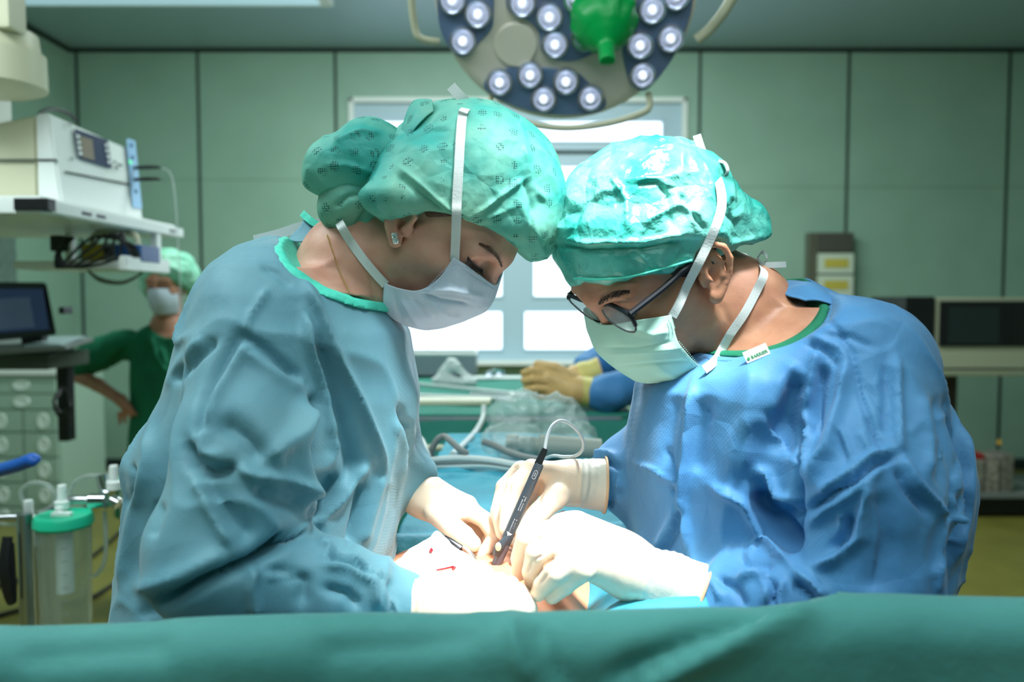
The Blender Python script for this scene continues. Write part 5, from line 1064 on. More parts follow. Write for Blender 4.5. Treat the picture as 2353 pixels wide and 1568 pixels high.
bx((X(2150, Yr), Yr + .02, Z(1148, Yr)), (wr - .05, Yr + .58, Z(1136, Yr)), .004).build('lower_shelf', M['grey'], rk)
bx((X(2150, Yr), Yr + .05, .02), (wr - .08, Yr + .55, .12), .01).build('plinth', M['dark'], rk)
mw = empty('microwave_oven', (X(2260, Yr), Yr, zt_), 'white-framed oven unit with dark glass door on the bench at the right', 'oven')
bx((X(2160, Yr), Yr + .02, zt_ + .012), (X(2395, Yr), Yr + .45, Z(684, Yr)), .012).build('casing', mat('off_white_enamel', (170, 174, 150), .4), mw)
dr = bx((X(2168, Yr), Yr + .008, Z(797, Yr)), (X(2392, Yr), Yr + .024, Z(692, Yr)), .004).build('door', M['dark'], mw)
bx((X(2188, Yr), Yr + .003, Z(790, Yr)), (X(2305, Yr), Yr + .010, Z(706, Yr)), .002).build('door_glass', mat('door_glass', (34, 44, 44), .15), dr, sm=False)
bx((X(2322, Yr), Yr + .002, Z(790, Yr)), (X(2330, Yr), Yr + .010, Z(700, Yr)), .002).build('handle', M['dark'], dr)
m = MB()
for x in (2172, 2385): m.box((X(x, Yr), Yr + .06, zt_ + .006), (.03, .03, .012)); 
m.build('feet', M['dark'], mw)
tag(bx((X(2088, Yr), Yr + .01, zt_ + .001), (X(2156, Yr), Yr + .5, Z(682, Yr)), .006).build('black_device', M['dark']), 'plain black box unit left of the oven on the bench', 'device')
tag(bx((X(2062, 5.1), 5.12, Z(842, 5.1)), (X(2084, 5.1), 5.3, Z(718, 5.1)), .004).build('grey_device', mat('dull_grey', (66, 74, 70), .5)), 'small dull grey unit beside the black box', 'device')
rng = random.Random(4)
zs_ = Z(1136, Yr)
for i in range(3):
    tag(bx((X(2262 + 34 * i, Yr), Yr + .04, zs_ + .001), (X(2290 + 34 * i, Yr), Yr + .22, Z(1060 - 6 * i, Yr)), .004).build('supply_box', mat('supply_box_%d' % i, [(150, 150, 140), (168, 160, 150), (130, 130, 120)][i], .7, var=((96, 92, 84), 40))), ['pale supply box on the lower bench shelf, nearest the column', 'pale supply box in the middle of the lower bench shelf', 'pale supply box farthest right on the lower bench shelf'][i], 'box')
tag(bx((X(2240, Yr), Yr + .05, Z(1060, Yr)), (X(2290, Yr), Yr + .3, Z(1047, Yr)), .003).build('red_folder', mat('red_card', (150, 30, 30), .6)), 'red folder on the supply boxes below the bench', 'folder')
v = Vol((X(2285, Yr), Yr + .1, Z(1060, Yr)), (X(2360, Yr), Yr + .4, Z(985, Yr)), .008)
for i in range(7): v.ell(P(2298 + rng.random() * 50, 1010 + rng.random() * 20, Yr + .2), (.03, .03, .02), None, .01)
Vq, Fq = v.mesh(); tag(np_obj('yellow_packet', Vq, Fq, mat('yellow_packets', (206, 158, 40), .6)), 'crumpled yellow packets lying on the supply boxes', 'packet')
# dispenser on the far wall
ds = empty('glove_dispenser', (X(1900), YW - .1, 1.5), 'grey wall dispenser holding two white and yellow packs', 'dispenser')
bx((X(1850), YW - .11, Z(690)), (X(1950), YW - .002, Z(537)), .006).build('holder', mat('dispenser_metal', (112, 112, 98), .35, metal=.5), ds)
for i, (a, b) in enumerate(((585, 630), (634, 688))):
    o = bx((X(1868), YW - .15, Z(b)), (X(1946), YW - .112, Z(a)), .004).build('pack', mat('pack_white', (196, 208, 190), .6), ds)
    bx((X(1880), YW - .154, Z(a + 32)), (X(1934), YW - .149, Z(a + 12)), .006).build('pack_opening', mat('pack_yellow', (190, 176, 74), .6), o)
bx((X(1868), YW - .13, Z(580)), (X(1946), YW - .11, Z(540)), .003).build('empty_slot', mat('slot_dark', (74, 74, 66), .5), ds)

# ------------------------------------------------------------------ standing nurse, left background
Yn = 3.6; n1 = empty('nurse', (X(390, Yn), Yn, 0), 'person in green scrubs and bouffant cap standing hand on hip by the left wall', 'person')
HN = Head(P(384, 662, Yn), (A([-.02, -.99, -.06]), A([.998, -.02, 0]), A([0, -.06, .998])))
v = Vol((X(120, Yn), Yn - .3, -.0), (X(520, Yn), Yn + .3, 1.68), .0075)
head_sdf(v, HN)
v.cap(HN.L(-.03, 0, -.03), P(386, 745, Yn + .02), .052, .058, .03); v.cap(P(386, 760, Yn + .02), P(386, 790, Yn + .02), .08, .11, .04)
RWN = [(745, 350, 425, Yn + .02, .07), (775, 300, 470, Yn + .02, .10), (850, 302, 468, Yn + .02, .12), (960, 305, 462, Yn + .02, .11), (1060, 290, 478, Yn + .02, .125), (1130, 285, 482, Yn + .02, .125)]
v.slices(rows3(RWN, -.012), .03)
for s in (335, 435): v.chain([P(s, 1120, Yn), P(s, 1260, Yn), P(s, 1380, Yn + .02)], [.075, .055, .042], .03); v.cap(P(s, 1378, Yn + .02), P(s, 1392, Yn - .10), .038, .035, .02)
v.chain([P(292, 790, Yn), P(165, 850, Yn + .05)], [.045, .036], .03); v.chain([P(160, 855, Yn + .05), P(225, 885, Yn - .02), P(275, 918, Yn - .08)], [.034, .030, .024], .012)
v.chain([P(470, 800, Yn), P(520, 900, Yn + .1), P(470, 1000, Yn + .1)], [.045, .038, .028], .03)
v.cap(P(278, 920, Yn - .08), P(294, 940, Yn - .09), .026, .022, .012)
for e, j in (((300, 962), (300, 945)), ((288, 972), (286, 950)), ((276, 975), (274, 950)), ((314, 955), (300, 940))): v.cap(P(*j, Yn - .09), P(*e, Yn - .09), .0105, .008, .006)
Vq, Fq = v.mesh(); np_obj('body', smooth(Vq, Fq, 2), Fq, M['skin_f'], n1)
v = Vol((X(110, Yn), Yn - .3, .3), (X(540, Yn), Yn + .3, 1.42), .007)
v.slices(rows3(RWN, .008), .03)
v.chain([P(292, 790, Yn), P(232, 812, Yn + .02), P(168, 846, Yn + .05)], [.070, .072, .066], .03); v.chain([P(470, 800, Yn), P(520, 900, Yn + .1)], [.07, .07], .03)
v.slices(rows3([(1100, 282, 486, Yn + .02, .135), (1180, 270, 492, Yn + .02, .14)], .008), .02)
for s in (333, 437): v.chain([P(s, 1130, Yn), P(s, 1360, Yn + .02)], [.10, .085], .03)
v.ell(P(392, 745, Yn - .1), (.055, .14, .105), ax2(.12, 1), .004, cut=True); v.ell(P(386, 745, Yn), (.070, .13, .05), None, .004, cut=True)
v.half(P(150, 862, Yn), A([-.55, 0, -.95])) if False else None
Vq, Fq = v.mesh(); Nq = normals(Vq, Fq); Vq = Vq + Nq * (.008 * vnoise(Vq, 9, 5) + .006 * vnoise(Vq * A([1.8, 1, .6]), 16, 6))[:, None]
Vq = strokes(Vq, Fq, [('r', [(345, 770), (362, 820), (385, 860)], 7, .02), ('r', [(370, 800), (385, 840)], 5, .015), ('v', [(255, 870), (262, 830), (290, 800)], 8, .02), ('r', [(230, 830), (250, 850)], 6, .012)])
np_obj('scrub_suit', smooth(Vq, Fq, 1), Fq, M['scrub'], n1)
v = Vol(HN.O - .2, HN.O + .2, .006); v.ell(HN.L(-.02, 0, .075), (.125, .118, .095), HN.M, 0); v.ell(HN.L(-.05, .08, .03), (.07, .05, .07), HN.M, .02); v.ell(HN.L(-.05, -.09, .03), (.06, .05, .08), HN.M, .02); v.ell(HN.L(.09, 0, -.02), (.10, .075, .085), HN.M, .004, cut=True); v.half(HN.L(0, 0, -.045), -HN.U)
Vq, Fq = v.mesh(); np_obj('bouffant_cap', crumple(Vq, Fq, .006, .003, 91), Fq, M['cap_f'], n1)
HNm = [[(435, 652, .0), ]]
rows = []
for u, f0, w in ((.002, .125, .060), (-.03, .130, .068), (-.07, .122, .066), (-.115, .098, .052)):
    rows.append([HN.L(f0 - (abs(t) ** 2.2) * .085, t * w, u) for t in np.linspace(-1, 1, 7)])
sheet_obj('face_mask', sheet(rows, 4, 4), M['mask_l'], n1, .002)
for s in (-1, 1): ribbon('mask_tie', [HN.L(.05, s * .062, .0), HN.L(.02, s * .082, .04), HN.L(-.02, s * .098, .10)], .010, M['tape'], n1, side=tuple(HN.N))
for s in (-1, 1):
    MB().tube(cat([HN.L(.088, s * .046, .008), HN.L(.098, s * .034, .005), HN.L(.097, s * .022, .007)], 4), .0028, 6).build('eyelashes', M['lash'], n1)
    MB().tube(cat([HN.L(.094, s * .050, .030), HN.L(.104, s * .034, .036), HN.L(.108, s * .014, .031)], 4), .0030, 6).build('eyebrow', M['hair_w'], n1)
for s in (-.11, .11):
    b = Vol((X(390, Yn) + s - .08, Yn - .25, -.002), (X(390, Yn) + s + .08, Yn + .15, .12), .006); b.cap((X(390, Yn) + s, Yn - .15, .042), (X(390, Yn) + s, Yn + .06, .045), .045, .042, .01); b.half((0, 0, .001), (0, 0, -1)); V_, F_ = b.mesh(); np_obj('clog', V_, F_, M['white'], n1)

# ------------------------------------------------------------------ scrub nurse behind the man
Ys = 2.45; n2 = empty('nurse', (X(1560, Ys), Ys, 0), 'person in blue gown and yellow-cuffed tan gloves, hands folded over the instrument table', 'person')
HS = Head(P(1540, 520, Ys), frame(-1, .35, .5, 0))
v = Vol((X(1280, Ys), Ys - .35, .0), (X(1790, Ys), Ys + .35, 1.75), .0085); head_sdf(v, HS)
v.cap(HS.L(-.03, 0, -.03), P(1575, 640, Ys), .052, .058, .03)
RS = [(640, 1530, 1620, Ys, .07), (680, 1480, 1690, Ys, .11), (800, 1480, 1690, Ys, .13), (1000, 1490, 1680, Ys, .12), (1200, 1470, 1700, Ys, .13), (1250, 1470, 1700, Ys, .13)]
v.slices(rows3(RS, -.01), .03)
for s in (1530, 1640): v.chain([P(s, 1240, Ys), P(s, 1500, Ys), P(s, 1680, Ys)], [.08, .055, .042], .03); v.cap(P(s, 1690, Ys), P(s, 1700, Ys - .1), .038, .035, .02)
v.chain([P(1500, 720, Ys - .1), P(1480, 880, Ys - .18), P(1350, 900, Ys - .2)], [.045, .036, .026], .03)
Vq, Fq = v.mesh(); np_obj('body', smooth(Vq, Fq, 2), Fq, M['skin_f'], n2)
v = Vol((X(1290, Ys), Ys - .42, .3), (X(1800, Ys), Ys + .35, 1.46), .008); v.slices(rows3(RS, .012), .03); v.slices(rows3([(1200, 1455, 1715, Ys, .15), (1520, 1445, 1725, Ys, .16)], 0), .03)
v.chain([P(1500, 720, Ys - .1), P(1492, 880, Ys - .16), P(1400, 905, Ys - .2), P(1380, 905, Ys - .21)], [.075, .062, .052, .050], .03)
v.chain([P(1500, 740, Ys + .05), P(1400, 820, Ys), P(1352, 845, Ys - .05)], [.075, .055, .042], .02)
Vq, Fq = v.mesh(); Nq = normals(Vq, Fq); Vq = Vq + Nq * (.007 * vnoise(Vq, 12, 5) + .005 * vnoise(Vq, 26, 6))[:, None]; np_obj('gown', smooth(Vq, Fq, 1), Fq, M['gown_far'], n2)
v = Vol(HS.O - .2, HS.O + .2, .007); v.ell(HS.L(-.02, 0, .075), (.115, .105, .085), HS.M, 0); v.ell(HS.L(.09, 0, -.02), (.10, .12, .085), HS.M, .004, cut=True); Vq, Fq = v.mesh(); np_obj('surgical_cap', Vq, Fq, M['cap_f'], n2)
rows = []
for u, f0, w in ((.002, .125, .060), (-.03, .130, .068), (-.07, .122, .066), (-.115, .098, .052)): rows.append([HS.L(f0 - (abs(t) ** 2.2) * .085, t * w, u) for t in np.linspace(-1, 1, 7)])
sheet_obj('face_mask', sheet(rows, 4, 4), M['mask_l'], n2, .002)
for s in (1530, 1640):
    b = Vol((X(s, Ys) - .08, Ys - .2, -.002), (X(s, Ys) + .08, Ys + .15, .12), .006); b.cap((X(s, Ys), Ys - .12, .042), (X(s, Ys), Ys + .06, .045), .045, .042, .01); b.half((0, 0, .001), (0, 0, -1)); V_, F_ = b.mesh(); np_obj('clog', V_, F_, M['white'], n2)
Yh = 2.25
glove(n2, [(1384, 903, Yh, .042), (1345, 901, Yh, .040), (1325, 898, Yh, .041)], [((1318, 896, Yh, .040), (1262, 868, Yh, .024)), ((1315, 900, Yh, .038), (1262, 900, Yh, .024))],
      [[(1262, 862, Yh, .0135), (1222, 852, Yh - .01, .0125), (1204, 858, Yh + .01, .011)], [(1262, 878, Yh - .01, .0135), (1224, 872, Yh - .02, .0125), (1206, 876, Yh, .011)], [(1264, 895, Yh - .01, .0135), (1230, 893, Yh - .02, .012), (1212, 894, Yh, .011)], [(1268, 912, Yh, .013), (1242, 912, Yh - .01, .011), (1228, 908, Yh + .01, .010)],
       [(1312, 870, Yh, .022), (1275, 846, Yh, .0165), (1236, 838, Yh + .01, .013)]], M['glove_y'], cuffmat=M['cuff_y'], h=.003, nw=.001, label='tan latex glove with yellow cuff')
glove(n2, [(1380, 850, Yh + .07, .038), (1340, 862, Yh + .07, .036), (1320, 870, Yh + .07, .034)], [((1315, 872, Yh + .07, .034), (1262, 880, Yh + .06, .022))],
      [[(1262, 868, Yh + .06, .0135), (1222, 864, Yh + .05, .012), (1206, 868, Yh + .05, .011)], [(1262, 885, Yh + .06, .0135), (1225, 886, Yh + .05, .012), (1210, 888, Yh + .05, .011)]], M['glove_y'], cuffmat=M['cuff_y'], h=.0035, label='tan latex glove folded behind the other')

# ================================================================== patient, table, drapes, instruments
def height_obj(name, x0, x1, y0, y1, nx, ny, fz, mt, th=.0015):
    xs = np.linspace(x0, x1, nx); ys = np.linspace(y0, y1, ny); Xg, Yg = np.meshgrid(xs, ys, indexing='ij'); q = np.stack([Xg.ravel(), Yg.ravel(), 0 * Xg.ravel()], 1)
    Zg = fz(q[:, 0], q[:, 1], q); q[:, 2] = Zg; o = np_obj(name, q, grid_faces(nx, ny), mt); md = o.modifiers.new('thickness', 'SOLIDIFY'); md.thickness = th; md.offset = -1; return o, q
sstep = lambda a, b, x: (lambda t: t * t * (3 - 2 * t))(np.clip((x - a) / (b - a), 0, 1))
# operating table
ot = empty('operating_table', (.0, 1.1, 0), 'operating table hidden under the turquoise drapes between the surgeons', 'operating table')
bx((-.16, .66, .80), (.19, 1.95, .90), .03).build('mattress', M['dark'], ot); bx((-.17, .66, .755), (.20, 1.95, .798), .006).build('table_top', M['steel'], ot)
bx((-.10, 1.0, .08), (.12, 1.35, .755), .02).build('pedestal', M['steel'], ot); bx((-.16, .80, .0), (.19, 1.6, .08), .02).build('base', M['grey'], ot)
# patient
SC = P(1065, 1440, .93)
pt = empty('patient', (.0, 1.1, .90), 'patient lying under turquoise drapes with bare operated skin showing', 'person')
v = Vol((-.24, .52, .88), (.26, 1.95, 1.12), .005)
v.ell(SC, (.150, .17, .079), None, .02, e=2.4); v.cap((-.07, 1.0, .985), (.09, 1.0, .985), .085, .085, .04); v.cap((-.05, 1.3, .98), (.06, 1.3, .98), .08, .08, .05); v.cap((-.02, .62, 1.0), (-.02, .80, .99), .062, .05, .03); v.cap((-.02, .60, .985), (-.02, .63, .985), .075, .075, .02)
for s in (-.09, .10): v.chain([(s, 1.35, .975), (s, 1.65, .96), (s, 1.92, .95)], [.075, .05, .04], .03)
Vq, Fq = v.mesh(); Vq = smooth(Vq, Fq, 2); Vq = strokes(Vq, Fq, [('r', [(885, 1318), (930, 1292), (975, 1270)], 12, .004), ('v', [(1080, 1295), (1095, 1312), (1120, 1318)], 6, .005)]); np_obj('body', Vq, Fq, M['skin_p'], pt)
# drape over the patient, open at the operating site
def fz(x, y, q):
    z = 1.083 - .02 * sstep(1.2, 1.9, y) + .008 * vnoise(q, 5, 1) + .005 * vnoise(q * A([1, 2, 1]), 14, 2)
    r = 1 - np.abs(vnoise(q * A([.5, 1.2, 1]) + 3, 12, 9)) * 2.2; z = z + .010 * np.clip(r, 0, 1) ** 2
    dx, dy = (x - SC[0]) / .150, (y - .90) / .13; hole = np.exp(-(dx * dx + dy * dy) ** 2); z = z - .12 * hole
    z = z + .014 * np.exp(-((np.sqrt((dx * 1) ** 2 + dy ** 2) - 1.25) / .16) ** 2) * (y > .9)
    side = sstep(.175, .235, np.abs(x - .02)); return z - .38 * side + .02 * side * np.sin(y * 40)
height_obj('patient_drape', -.235, .275, .66, 1.95, 220, 240, fz, M['paperdrape'])
tag(bpy.data.objects['patient_drape'], 'turquoise surgical drape spread over the patient around the wound', 'drape')
# front screen drape
tops = [(-400, 1452), (0, 1443), (230, 1434), (450, 1424), (700, 1417), (930, 1411), (1160, 1407), (1215, 1411), (1400, 1407), (1600, 1400), (1750, 1392), (1850, 1379), (1920, 1370), (2050, 1369), (2200, 1374), (2353, 1378), (2800, 1385)]
Yf = .60
tx = np.array([P(a, b, Yf)[0] for a, b in tops]); tz = np.array([P(a, b, Yf)[2] for a, b in tops])
nu, nv = 260, 150; prof = []
for j in range(nv):
    t = j / (nv - 1)
    if t < .62: s = t / .62; prof.append((-.030 - .015 * s, -(1 - s) * .0 - .75 * (1 - s) ** 1.0 if False else -.75 * (1 - s)))
    elif t < .72: a = (t - .62) / .10 * math.pi; prof.append((-.030 * math.cos(a) - .0, .030 * math.sin(a)))
    else: s = (t - .72) / .28; prof.append((.030 + .01 * s, -.35 * s))
prof = A(prof); prof[:, 0] = np.where(np.arange(nv) / (nv - 1) < .62, -.030, prof[:, 0])
xs = np.linspace(tx[0], tx[-1], nu); zt2 = np.interp(xs, tx, tz)
zt2 = np.convolve(np.pad(zt2, 4, 'edge'), np.ones(9) / 9, 'valid') - .030
Q = np.zeros((nu, nv, 3)); Q[:, :, 0] = xs[:, None]; Q[:, :, 1] = Yf + prof[None, :, 0]; Q[:, :, 2] = zt2[:, None] + prof[None, :, 1]
q = Q.reshape(-1, 3); F_ = grid_faces(nu, nv)
if normals(q, F_)[nv * 100 + 60, 1] > 0: F_ = F_[:, ::-1]
hang = np.clip((np.repeat(zt2, nv) - q[:, 2]) / .10, .12, 1.4)
q[:, 1] += -(.012 * vnoise(q * A([1, 0, .25]), 9, 3) + .006 * vnoise(q * A([1, 0, .3]), 24, 4)) * hang
q = strokes(q, F_, [('s', [(1900, 1372), (1760, 1420), (1600, 1490), (1440, 1568), (1380, 1600)], 26, -.016), ('r', [(1165, 1412), (1185, 1480), (1215, 1580)], 22, .008), ('v', [(1230, 1420), (1262, 1500), (1290, 1580)], 26, .007), ('v', [(700, 1500), (950, 1480), (1120, 1440)], 62, .008), ('v', [(0, 1520), (150, 1500), (420, 1475)], 62, .008)], facing=-.2)
fd = np_obj('screen_drape', q, F_, M['drape']); md = fd.modifiers.new('thickness', 'SOLIDIFY'); md.thickness = .002; md.offset = -1
tag(fd, 'large teal cloth drape hung across the whole foreground', 'drape')
fr = empty('drape_frame', (0, Yf, 0), 'steel frame carrying the foreground drape', 'frame')
zb = float(zt2.min()) - .02
MB().tube([(-.95, Yf + .005, zb - .35), (-.95, Yf + .005, zb), (.95, Yf + .005, zb), (.95, Yf + .005, zb - .35)], .010, 12).build('crossbar', M['steel'], fr)
for x in (-.95, .95): MB().tube([(x, Yf + .005, 0.0), (x, Yf + .005, zb - .34)], .014, 12).build('upright', M['steel'], fr); 

# swab held up beside the wound, blood marks
tri = [(888, 1322), (912, 1303), (930, 1282), (946, 1272), (964, 1272), (983, 1252), (992, 1232), (1006, 1229), (1024, 1236), (1034, 1256), (1042, 1272), (1062, 1282), (1080, 1300), (1096, 1320)]
v = Vol(P(880, 1420, .86) - A([.02, .0, .02]), P(1110, 1220, .99) + A([.02, .03, .02]), .0018)
pk = P(1008, 1240, .925)
v.chain([P(1006, 1244, .92), P(1000, 1275, .91), P(985, 1335, .90)], [.0095, .020, .036], .012)
v.chain([P(1006, 1262, .92), P(960, 1294, .91), P(918, 1330, .90)], [.010, .015, .018], .014); v.chain([P(1010, 1270, .92), P(1045, 1302, .915), P(1075, 1328, .91)], [.010, .014, .016], .012)
v.half(P(1000, 1400, .9), (0, 0, -1)); Vq, Fq = v.mesh(); Vq = crumple(Vq, Fq, .0022, .001, 15, 40)
sw = tag(np_obj('gauze_swab', Vq, Fq, mat('white_gauze', (240, 236, 230), .8, bump=[('n', 300, .4, .001)])), 'white gauze swab tented over the wound, spotted with blood', 'swab')
M['blood'] = mat('blood', (150, 16, 30), .3)
for pts, w in (([(989, 1270), (991, 1264), (994, 1262)], .0042), ([(1003, 1310), (1020, 1307), (1038, 1303), (1046, 1303)], .0022), ([(1040, 1309), (1046, 1304)], .003)):
    MB().tube([onto(Vq, x, y, -.0002, 4) for x, y in pts], w * .45, 8).build('blood_stain', M['blood'], sw)
# forceps
f = empty('forceps', tuple(P(1066, 1270, .945)), 'fine steel dissecting forceps held in the left surgeon glove', 'forceps')
for s, nm in ((-1, 'arm'), (1, 'arm')):
    a, b, c = P(1022, 1232, .955), P(1066, 1266, .945), P(1110, 1316, .935); o_ = A([.0035 * s, -.002 * s, .0030 * s])
    MB().tube(cat([a, (a + b) / 2 + o_ * .8, b + o_, (b + c) / 2 + o_ * .7, c + o_ * .15], 6), list(np.linspace(.0034, .0042, 10)) + list(np.linspace(.004, .0010, 15)), 10).build('arm', M['steel'], f)
MB().tube([P(1024, 1234, .9515), P(1060, 1262, .9415)], .0048, 10).build('grip_plate', mat('dark_steel', (70, 74, 80), .35, metal=.8), f)
# cautery pen
c = empty('cautery_pen', tuple(P(1190, 1180, .93)), 'dark grey electrocautery pen with round yellowish button held at the wound', 'cautery pen')
M['pen'] = mat('pen_plastic', (58, 66, 74), .42)
e = lambda t, o=0: P(1240 + (1160 - 1240) * t, 1066 + (1250 - 1066) * t, .925 - o)
MB().tube([e(0), e(.03), e(.5), e(.93), e(1)], [.0050, .0056, .0062, .0066, .006], 20).build('barrel', M['pen'], c)
MB().tube([P(1253, 1031, .927), P(1251, 1036, .927), P(1236, 1068, .926)], [.0030, .0037, .0046], 16).build('strain_relief', M['dark'], c)
MB().tube([P(1160, 1250, .925), P(1146, 1285, .925), P(1131, 1320, .925)], [.0068, .0062, .0052], 12).build('nozzle', mat('nozzle_grey', (84, 82, 92), .35), c)
bt = P(1146, 1260, .9155); m = MB(); m.tube([P(1172, 1228, .9215), P(1145, 1262, .9205), P(1139, 1276, .9215)], [.003, .0062, .004], 14); m.build('button_housing', M['pen'], c)
MB().lathe([(0, .003), (.0034, .0026), (.0044, 0)], Matrix.Translation(P(1145, 1257, .9145)) @ Matrix.Rotation(R(90), 4, 'X') @ Matrix.Diagonal((.8, 1.2, 1, 1)), 20).build('button', mat('yellow_button', (232, 214, 150), .4), c)
pm = mat('pen_print', (190, 196, 200), .5); m = MB()
ex = (e(1) - e(0)); ex /= np.linalg.norm(ex); ez = np.cross(ex, [0, -1, 0]); ez = ez if ez[2] > 0 else -ez; rng = random.Random(9)
MT = lambda o: Matrix(((ex[0], ez[0], 0, o[0]), (ex[1], ez[1], -1, o[1]), (ex[2], ez[2], 0, o[2]), (0, 0, 0, 1)))
for t, rw, n in ((.52, (-.0012, .0014), 9), (.80, (-.0018, -.0004, .0010), 12)):
    for r_ in rw:
        for i in range(n):
            if rng.random() < .85: p_ = e(t - .10 + .02 * i * (.24 / .02 / 12), .0060) + ez * r_; m.box(p_, (.0008 + .0006 * rng.random(), .0005, .0008), 0, Matrix((ex, (0, -1, 0), ez)).transposed().to_4x4())
m.build('printed_text', pm, c, sm=False)
m = MB(); o_ = e(.14, .0060); m.tube([o_ + ex * a + ez * b for a, b in ((-.004, -.002), (.004, -.002), (.0055, 0), (.004, .002), (-.004, .002), (-.0055, 0))], .00022, 4, closed=True); m.tube([o_ - ex * .003, o_ + ex * .002], .0003, 4); m.build('printed_symbol', pm, c, sm=False)
m = MB(); o_ = e(.86, .0066); m.bm.faces.new([m.bm.verts.new(o_ + ex * a + ez * b) for a, b in ((.006, 0), (0, .0035), (.001, -.0035))]); tp = m.build('arrow_mark', pm, c, sm=False); md = tp.modifiers.new('t', 'SOLIDIFY'); md.thickness = .0006
MB().tube(cat([P(1252, 1032, .927), P(1257, 1005, .93), P(1268, 980, .94), P(1285, 968, .95), P(1303, 971, .955), P(1325, 988, .96), P(1339, 1012, .965), P(1338, 1034, .97), P(1322, 1048, .99), P(1296, 1050, 1.02), P(1270, 1048, 1.08), P(1250, 1056, 1.15), P(1225, 1068, 1.22), P(1180, 1072, 1.35)], 8), .0021, 10).build('cable', mat('pale_cable', (196, 204, 208), .4), c)
# small steel instrument glimpsed over the near glove
tag(MB().tube([P(1262, 1208, .97), P(1285, 1186, .96), P(1296, 1180, .955)], [.003, .0042, .0038], 12).build('retractor_handle', M['steel']), 'rounded steel instrument end just above the large glove', 'instrument')

# ------------------------------------------------------------------ tubing and bag on the drape
M['hose'] = mat('grey_hose', (120, 126, 124), .4); M['hose_w'] = mat('white_hose', (196, 206, 204), .35); M['film'] = mat('clear_film', (214, 228, 222), .18, bump=[('v', 14, .9, .02), ('n', 40, .6, .01)], alpha=.30, spec=1.0)
def tubes(name, pts, r, mt, lb, grp=None): return tag(MB().tube(cat([P(*p) for p in pts], 8), r, 10).build(name, M[mt]), lb, 'tube', grp)
tubes('hose', [(988, 1062, 1.55), (994, 1030, 1.55), (1008, 1008, 1.55), (1022, 1004, 1.55), (1040, 1018, 1.52), (1060, 1036, 1.5), (1075, 1044, 1.5)], .0065, 'hose', 'dark grey hose arching up beside the left gown')
tubes('hose', [(955, 998, 1.55), (968, 1012, 1.55), (978, 1035, 1.52), (985, 1058, 1.5)], .0065, 'hose_w', 'short white hose next to the left gown')
tubes('hose', [(1112, 934, 2.14), (1110, 960, 2.1), (1095, 990, 2.0), (1070, 1018, 1.8), (1040, 1046, 1.6)], .0075, 'hose_w', 'pale hose hanging down from the instrument table')
tubes('hose', [(1112, 1016, 1.6), (1135, 1024, 1.58), (1165, 1038, 1.55), (1200, 1050, 1.5), (1240, 1058, 1.45)], .007, 'hose', 'grey hose running under the plastic bag')
for i, (dy, lb) in enumerate(((0, 'topmost hose of the bundle lying over the patient drape'), (9, 'middle hose of the bundle lying over the patient drape'), (18, 'lowest hose of the bundle lying over the patient drape'))):
    tubes('hose', [(945 - 8 * i, 1074 + dy, 1.45), (985, 1060 + dy * .8, 1.5), (1050, 1054 + dy, 1.5), (1120, 1058 + dy * .7, 1.45), (1180, 1068 + dy * .5, 1.4), (1230, 1076, 1.35)], .0065, 'hose_w' if i != 1 else 'hose', lb)
v = Vol(P(1090, 1070, 1.5) - A([.0, .02, .02]), P(1480, 900, 2.0) + A([.08, .05, .05]), .005)
v.chain([P(1190, 1010, 1.66), P(1180, 965, 1.70), P(1210, 945, 1.72), P(1270, 955, 1.72), P(1330, 1000, 1.68)], [.040, .042, .036, .040, .036], .03); v.cap(P(1140, 1015, 1.62), P(1200, 1020, 1.62), .022, .03, .03)
Vq, Fq = v.mesh(); bag = tag(np_obj('plastic_bag', crumple(Vq, Fq, .007, .004, 19, 26), Fq, M['film']), 'crumpled clear plastic sleeve lying between the surgeons', 'bag')
m = MB(); m.tube([P(1162, 1020, 1.62), P(1185, 1022, 1.62), P(1190, 1022, 1.62), P(1235, 1026, 1.62), P(1240, 1026, 1.62), P(1380, 1036, 1.62)], [.020, .022, .018, .018, .025, .024], 18)
tag(m.build('camera_handpiece', mat('handpiece_grey', (150, 158, 148), .45)), 'grey cylindrical camera handpiece inside the clear plastic sleeve', 'handpiece')

# ------------------------------------------------------------------ instrument table
it = empty('instrument_table', (-.1, 2.7, 0), 'instrument table covered in green cloth behind the patient', 'table')
bx((-.75, 2.20, 1.045), (.31, 3.30, 1.075), .01).build('table_top', M['steel'], it)
for x in (-.7, .27):
    for y in (2.26, 3.24): MB().tube([(x, y, .0), (x, y, 1.045)], .016, 12).build('leg', M['steel'], it)
m = MB(); m.tube([P(940, 1028, 2.0), P(1112, 1032, 2.0)], .008, 10); tag(m.build('bar', M['cream']), 'thin cream bar across the cloth behind the hoses', 'bar')
nu, nv = 160, 120; xs = np.linspace(-.80, .335, nu); Q = np.zeros((nu, nv, 3)); Q[:, :, 0] = xs[:, None]
tt = np.linspace(0, 1, nv); Q[:, :, 1] = np.where(tt < .55, 3.32 - (3.32 - 2.19) * tt / .55, 2.185 - .02 * np.sin(tt * 9)); Q[:, :, 2] = np.where(tt < .55, 1.079, 1.079 - (tt - .55) / .45 * .62)
q = Q.reshape(-1, 3); q[:, 1] += np.where(q[:, 2] < 1.07, -.03 * np.clip((1.079 - q[:, 2]) / .2, 0, 1) * (1 + vnoise(q * A([1, 0, .2]), 7, 4)), 0); q[:, 2] += np.where(q[:, 1] > 2.22, .003 * (1 + vnoise(q, 9, 5)), 0)
cl = np_obj('table_cloth', q, grid_faces(nu, nv), M['drape_far']); md = cl.modifiers.new('thickness', 'SOLIDIFY'); md.thickness = .002; md.offset = 0; tag(cl, 'green cloth draped over the instrument table', 'cloth')
TZ = 1.085
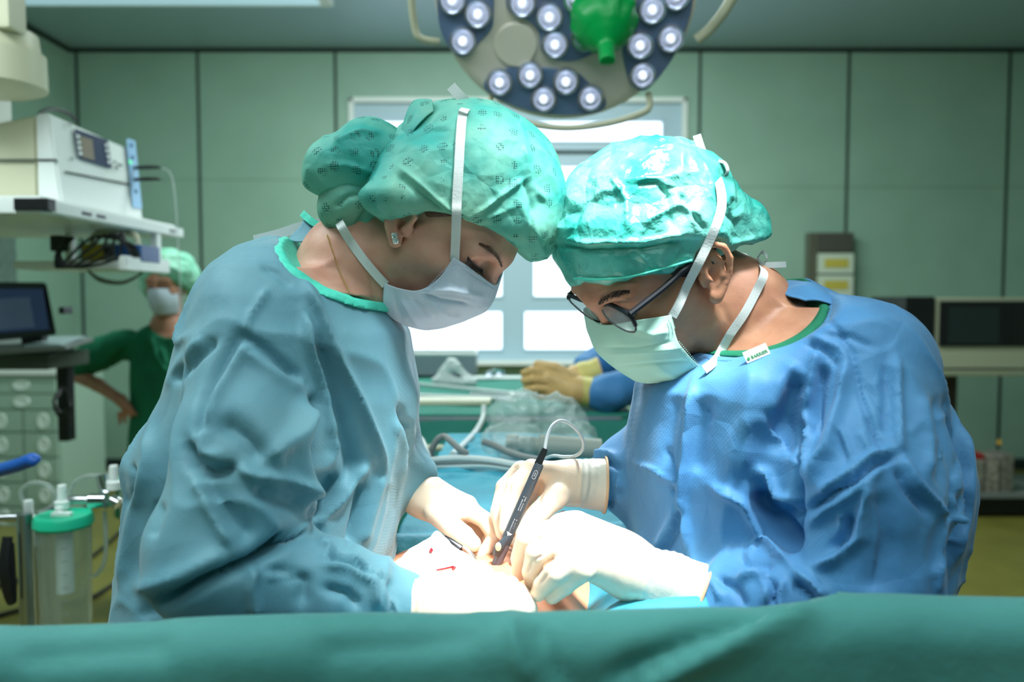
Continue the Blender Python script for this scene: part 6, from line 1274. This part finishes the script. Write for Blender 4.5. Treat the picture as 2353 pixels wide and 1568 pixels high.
def TP(px, py, dz=0):                                   # a point lying on the table cloth
    d = ray(px, py); t = (TZ + dz - CAMZ) / d[2]; return CAMP + d * t
bn = empty('plastic_tub', tuple(TP(1030, 862)), 'clear grey plastic tub at the back of the instrument table', 'tub')
a, b = TP(935, 866), TP(1092, 866); m = MB()
for p0_, p1_ in (((a[0], a[1]), (b[0], a[1] + .004)), ((a[0], a[1] + .22), (b[0], a[1] + .224)), ((a[0], a[1]), (a[0] + .004, a[1] + .22)), ((b[0] - .004, a[1]), (b[0], a[1] + .22))): addbx(m, (p0_[0], p0_[1], TZ + .002), (p1_[0], p1_[1], TZ + .092))
addbx(m, (a[0], a[1], TZ + .002), (b[0], a[1] + .224, TZ + .006)); m.build('tub_wall', mat('tub_plastic', (150, 166, 172), .3, trans=.35, ior=1.2), bn)
m = MB(); m.tube([(a[0], a[1], TZ + .092), (b[0], a[1], TZ + .092), (b[0], a[1] + .22, TZ + .092), (a[0], a[1] + .22, TZ + .092)], .007, 8, closed=True); m.build('rim', M['white'], bn)
v = Vol(TP(985, 886) - A([.02, .1, .0]), TP(1105, 884) + A([.02, .06, .14]), .004)
p1 = TP(1000, 884); p2 = TP(1040, 884); p3 = TP(1090, 886); v.cap(p1 + A([0, 0, .012]), p2 + A([0, 0, .075]), .010, .016, .01); v.cap(p2 + A([0, 0, .075]), p3 + A([0, 0, .008]), .014, .006, .01); v.cap(p1 + A([.02, 0, .02]), p3 + A([-.03, 0, .01]), .018, .012, .02)
Vq, Fq = v.mesh(); tag(np_obj('paper_wrap', crumple(Vq, Fq, .006, .003, 77, 24), Fq, M['tape']), 'crumpled white paper wrap in front of the clear tub', 'paper')
for (ax_, ay_, bx_, by_, r_, mt_, lb) in ((955, 882, 1205, 906, .0055, 'hose_w', 'long pale rod lying highest across the instrument table'), (950, 908, 1180, 918, .0065, 'hose_w', 'thicker pale rod in the middle of the instrument table'), (1080, 905, 1225, 912, .004, 'steel', 'thin steel instrument lying towards the nurse hands')):
    tag(MB().tube([TP(ax_, ay_, .006), TP(bx_, by_, .006)], r_, 10).build('instrument_rod', M[mt_]), lb, 'instrument')
tag(MB().box((TP(1000, 928) + TP(1000, 924)) / 2 + A([0, 0, .006]), (.34, .10, .014), .004).build('steel_tray', M['cream']), 'shallow pale tray on the front edge of the instrument table', 'tray')
tag(MB().box(TP(1150, 868, .004), (.22, .10, .004), .001).build('folded_towel', M['tape']), 'flat white towel left of the nurse gloves', 'towel')
m = MB(); m.tube([TP(1122, 860, .02), TP(1138, 856, .02), TP(1155, 858, .02)], [.010, .016, .012], 12); tag(m.build('clear_vial', M['clear']), 'small clear plastic vial on the white towel', 'vial')
m = MB(); m.tube([TP(1172, 908, .012), TP(1178, 904, .014)], .008, 10); tag(m.build('clip', M['white']), 'small white clip lying on the thin steel instrument', 'clip')
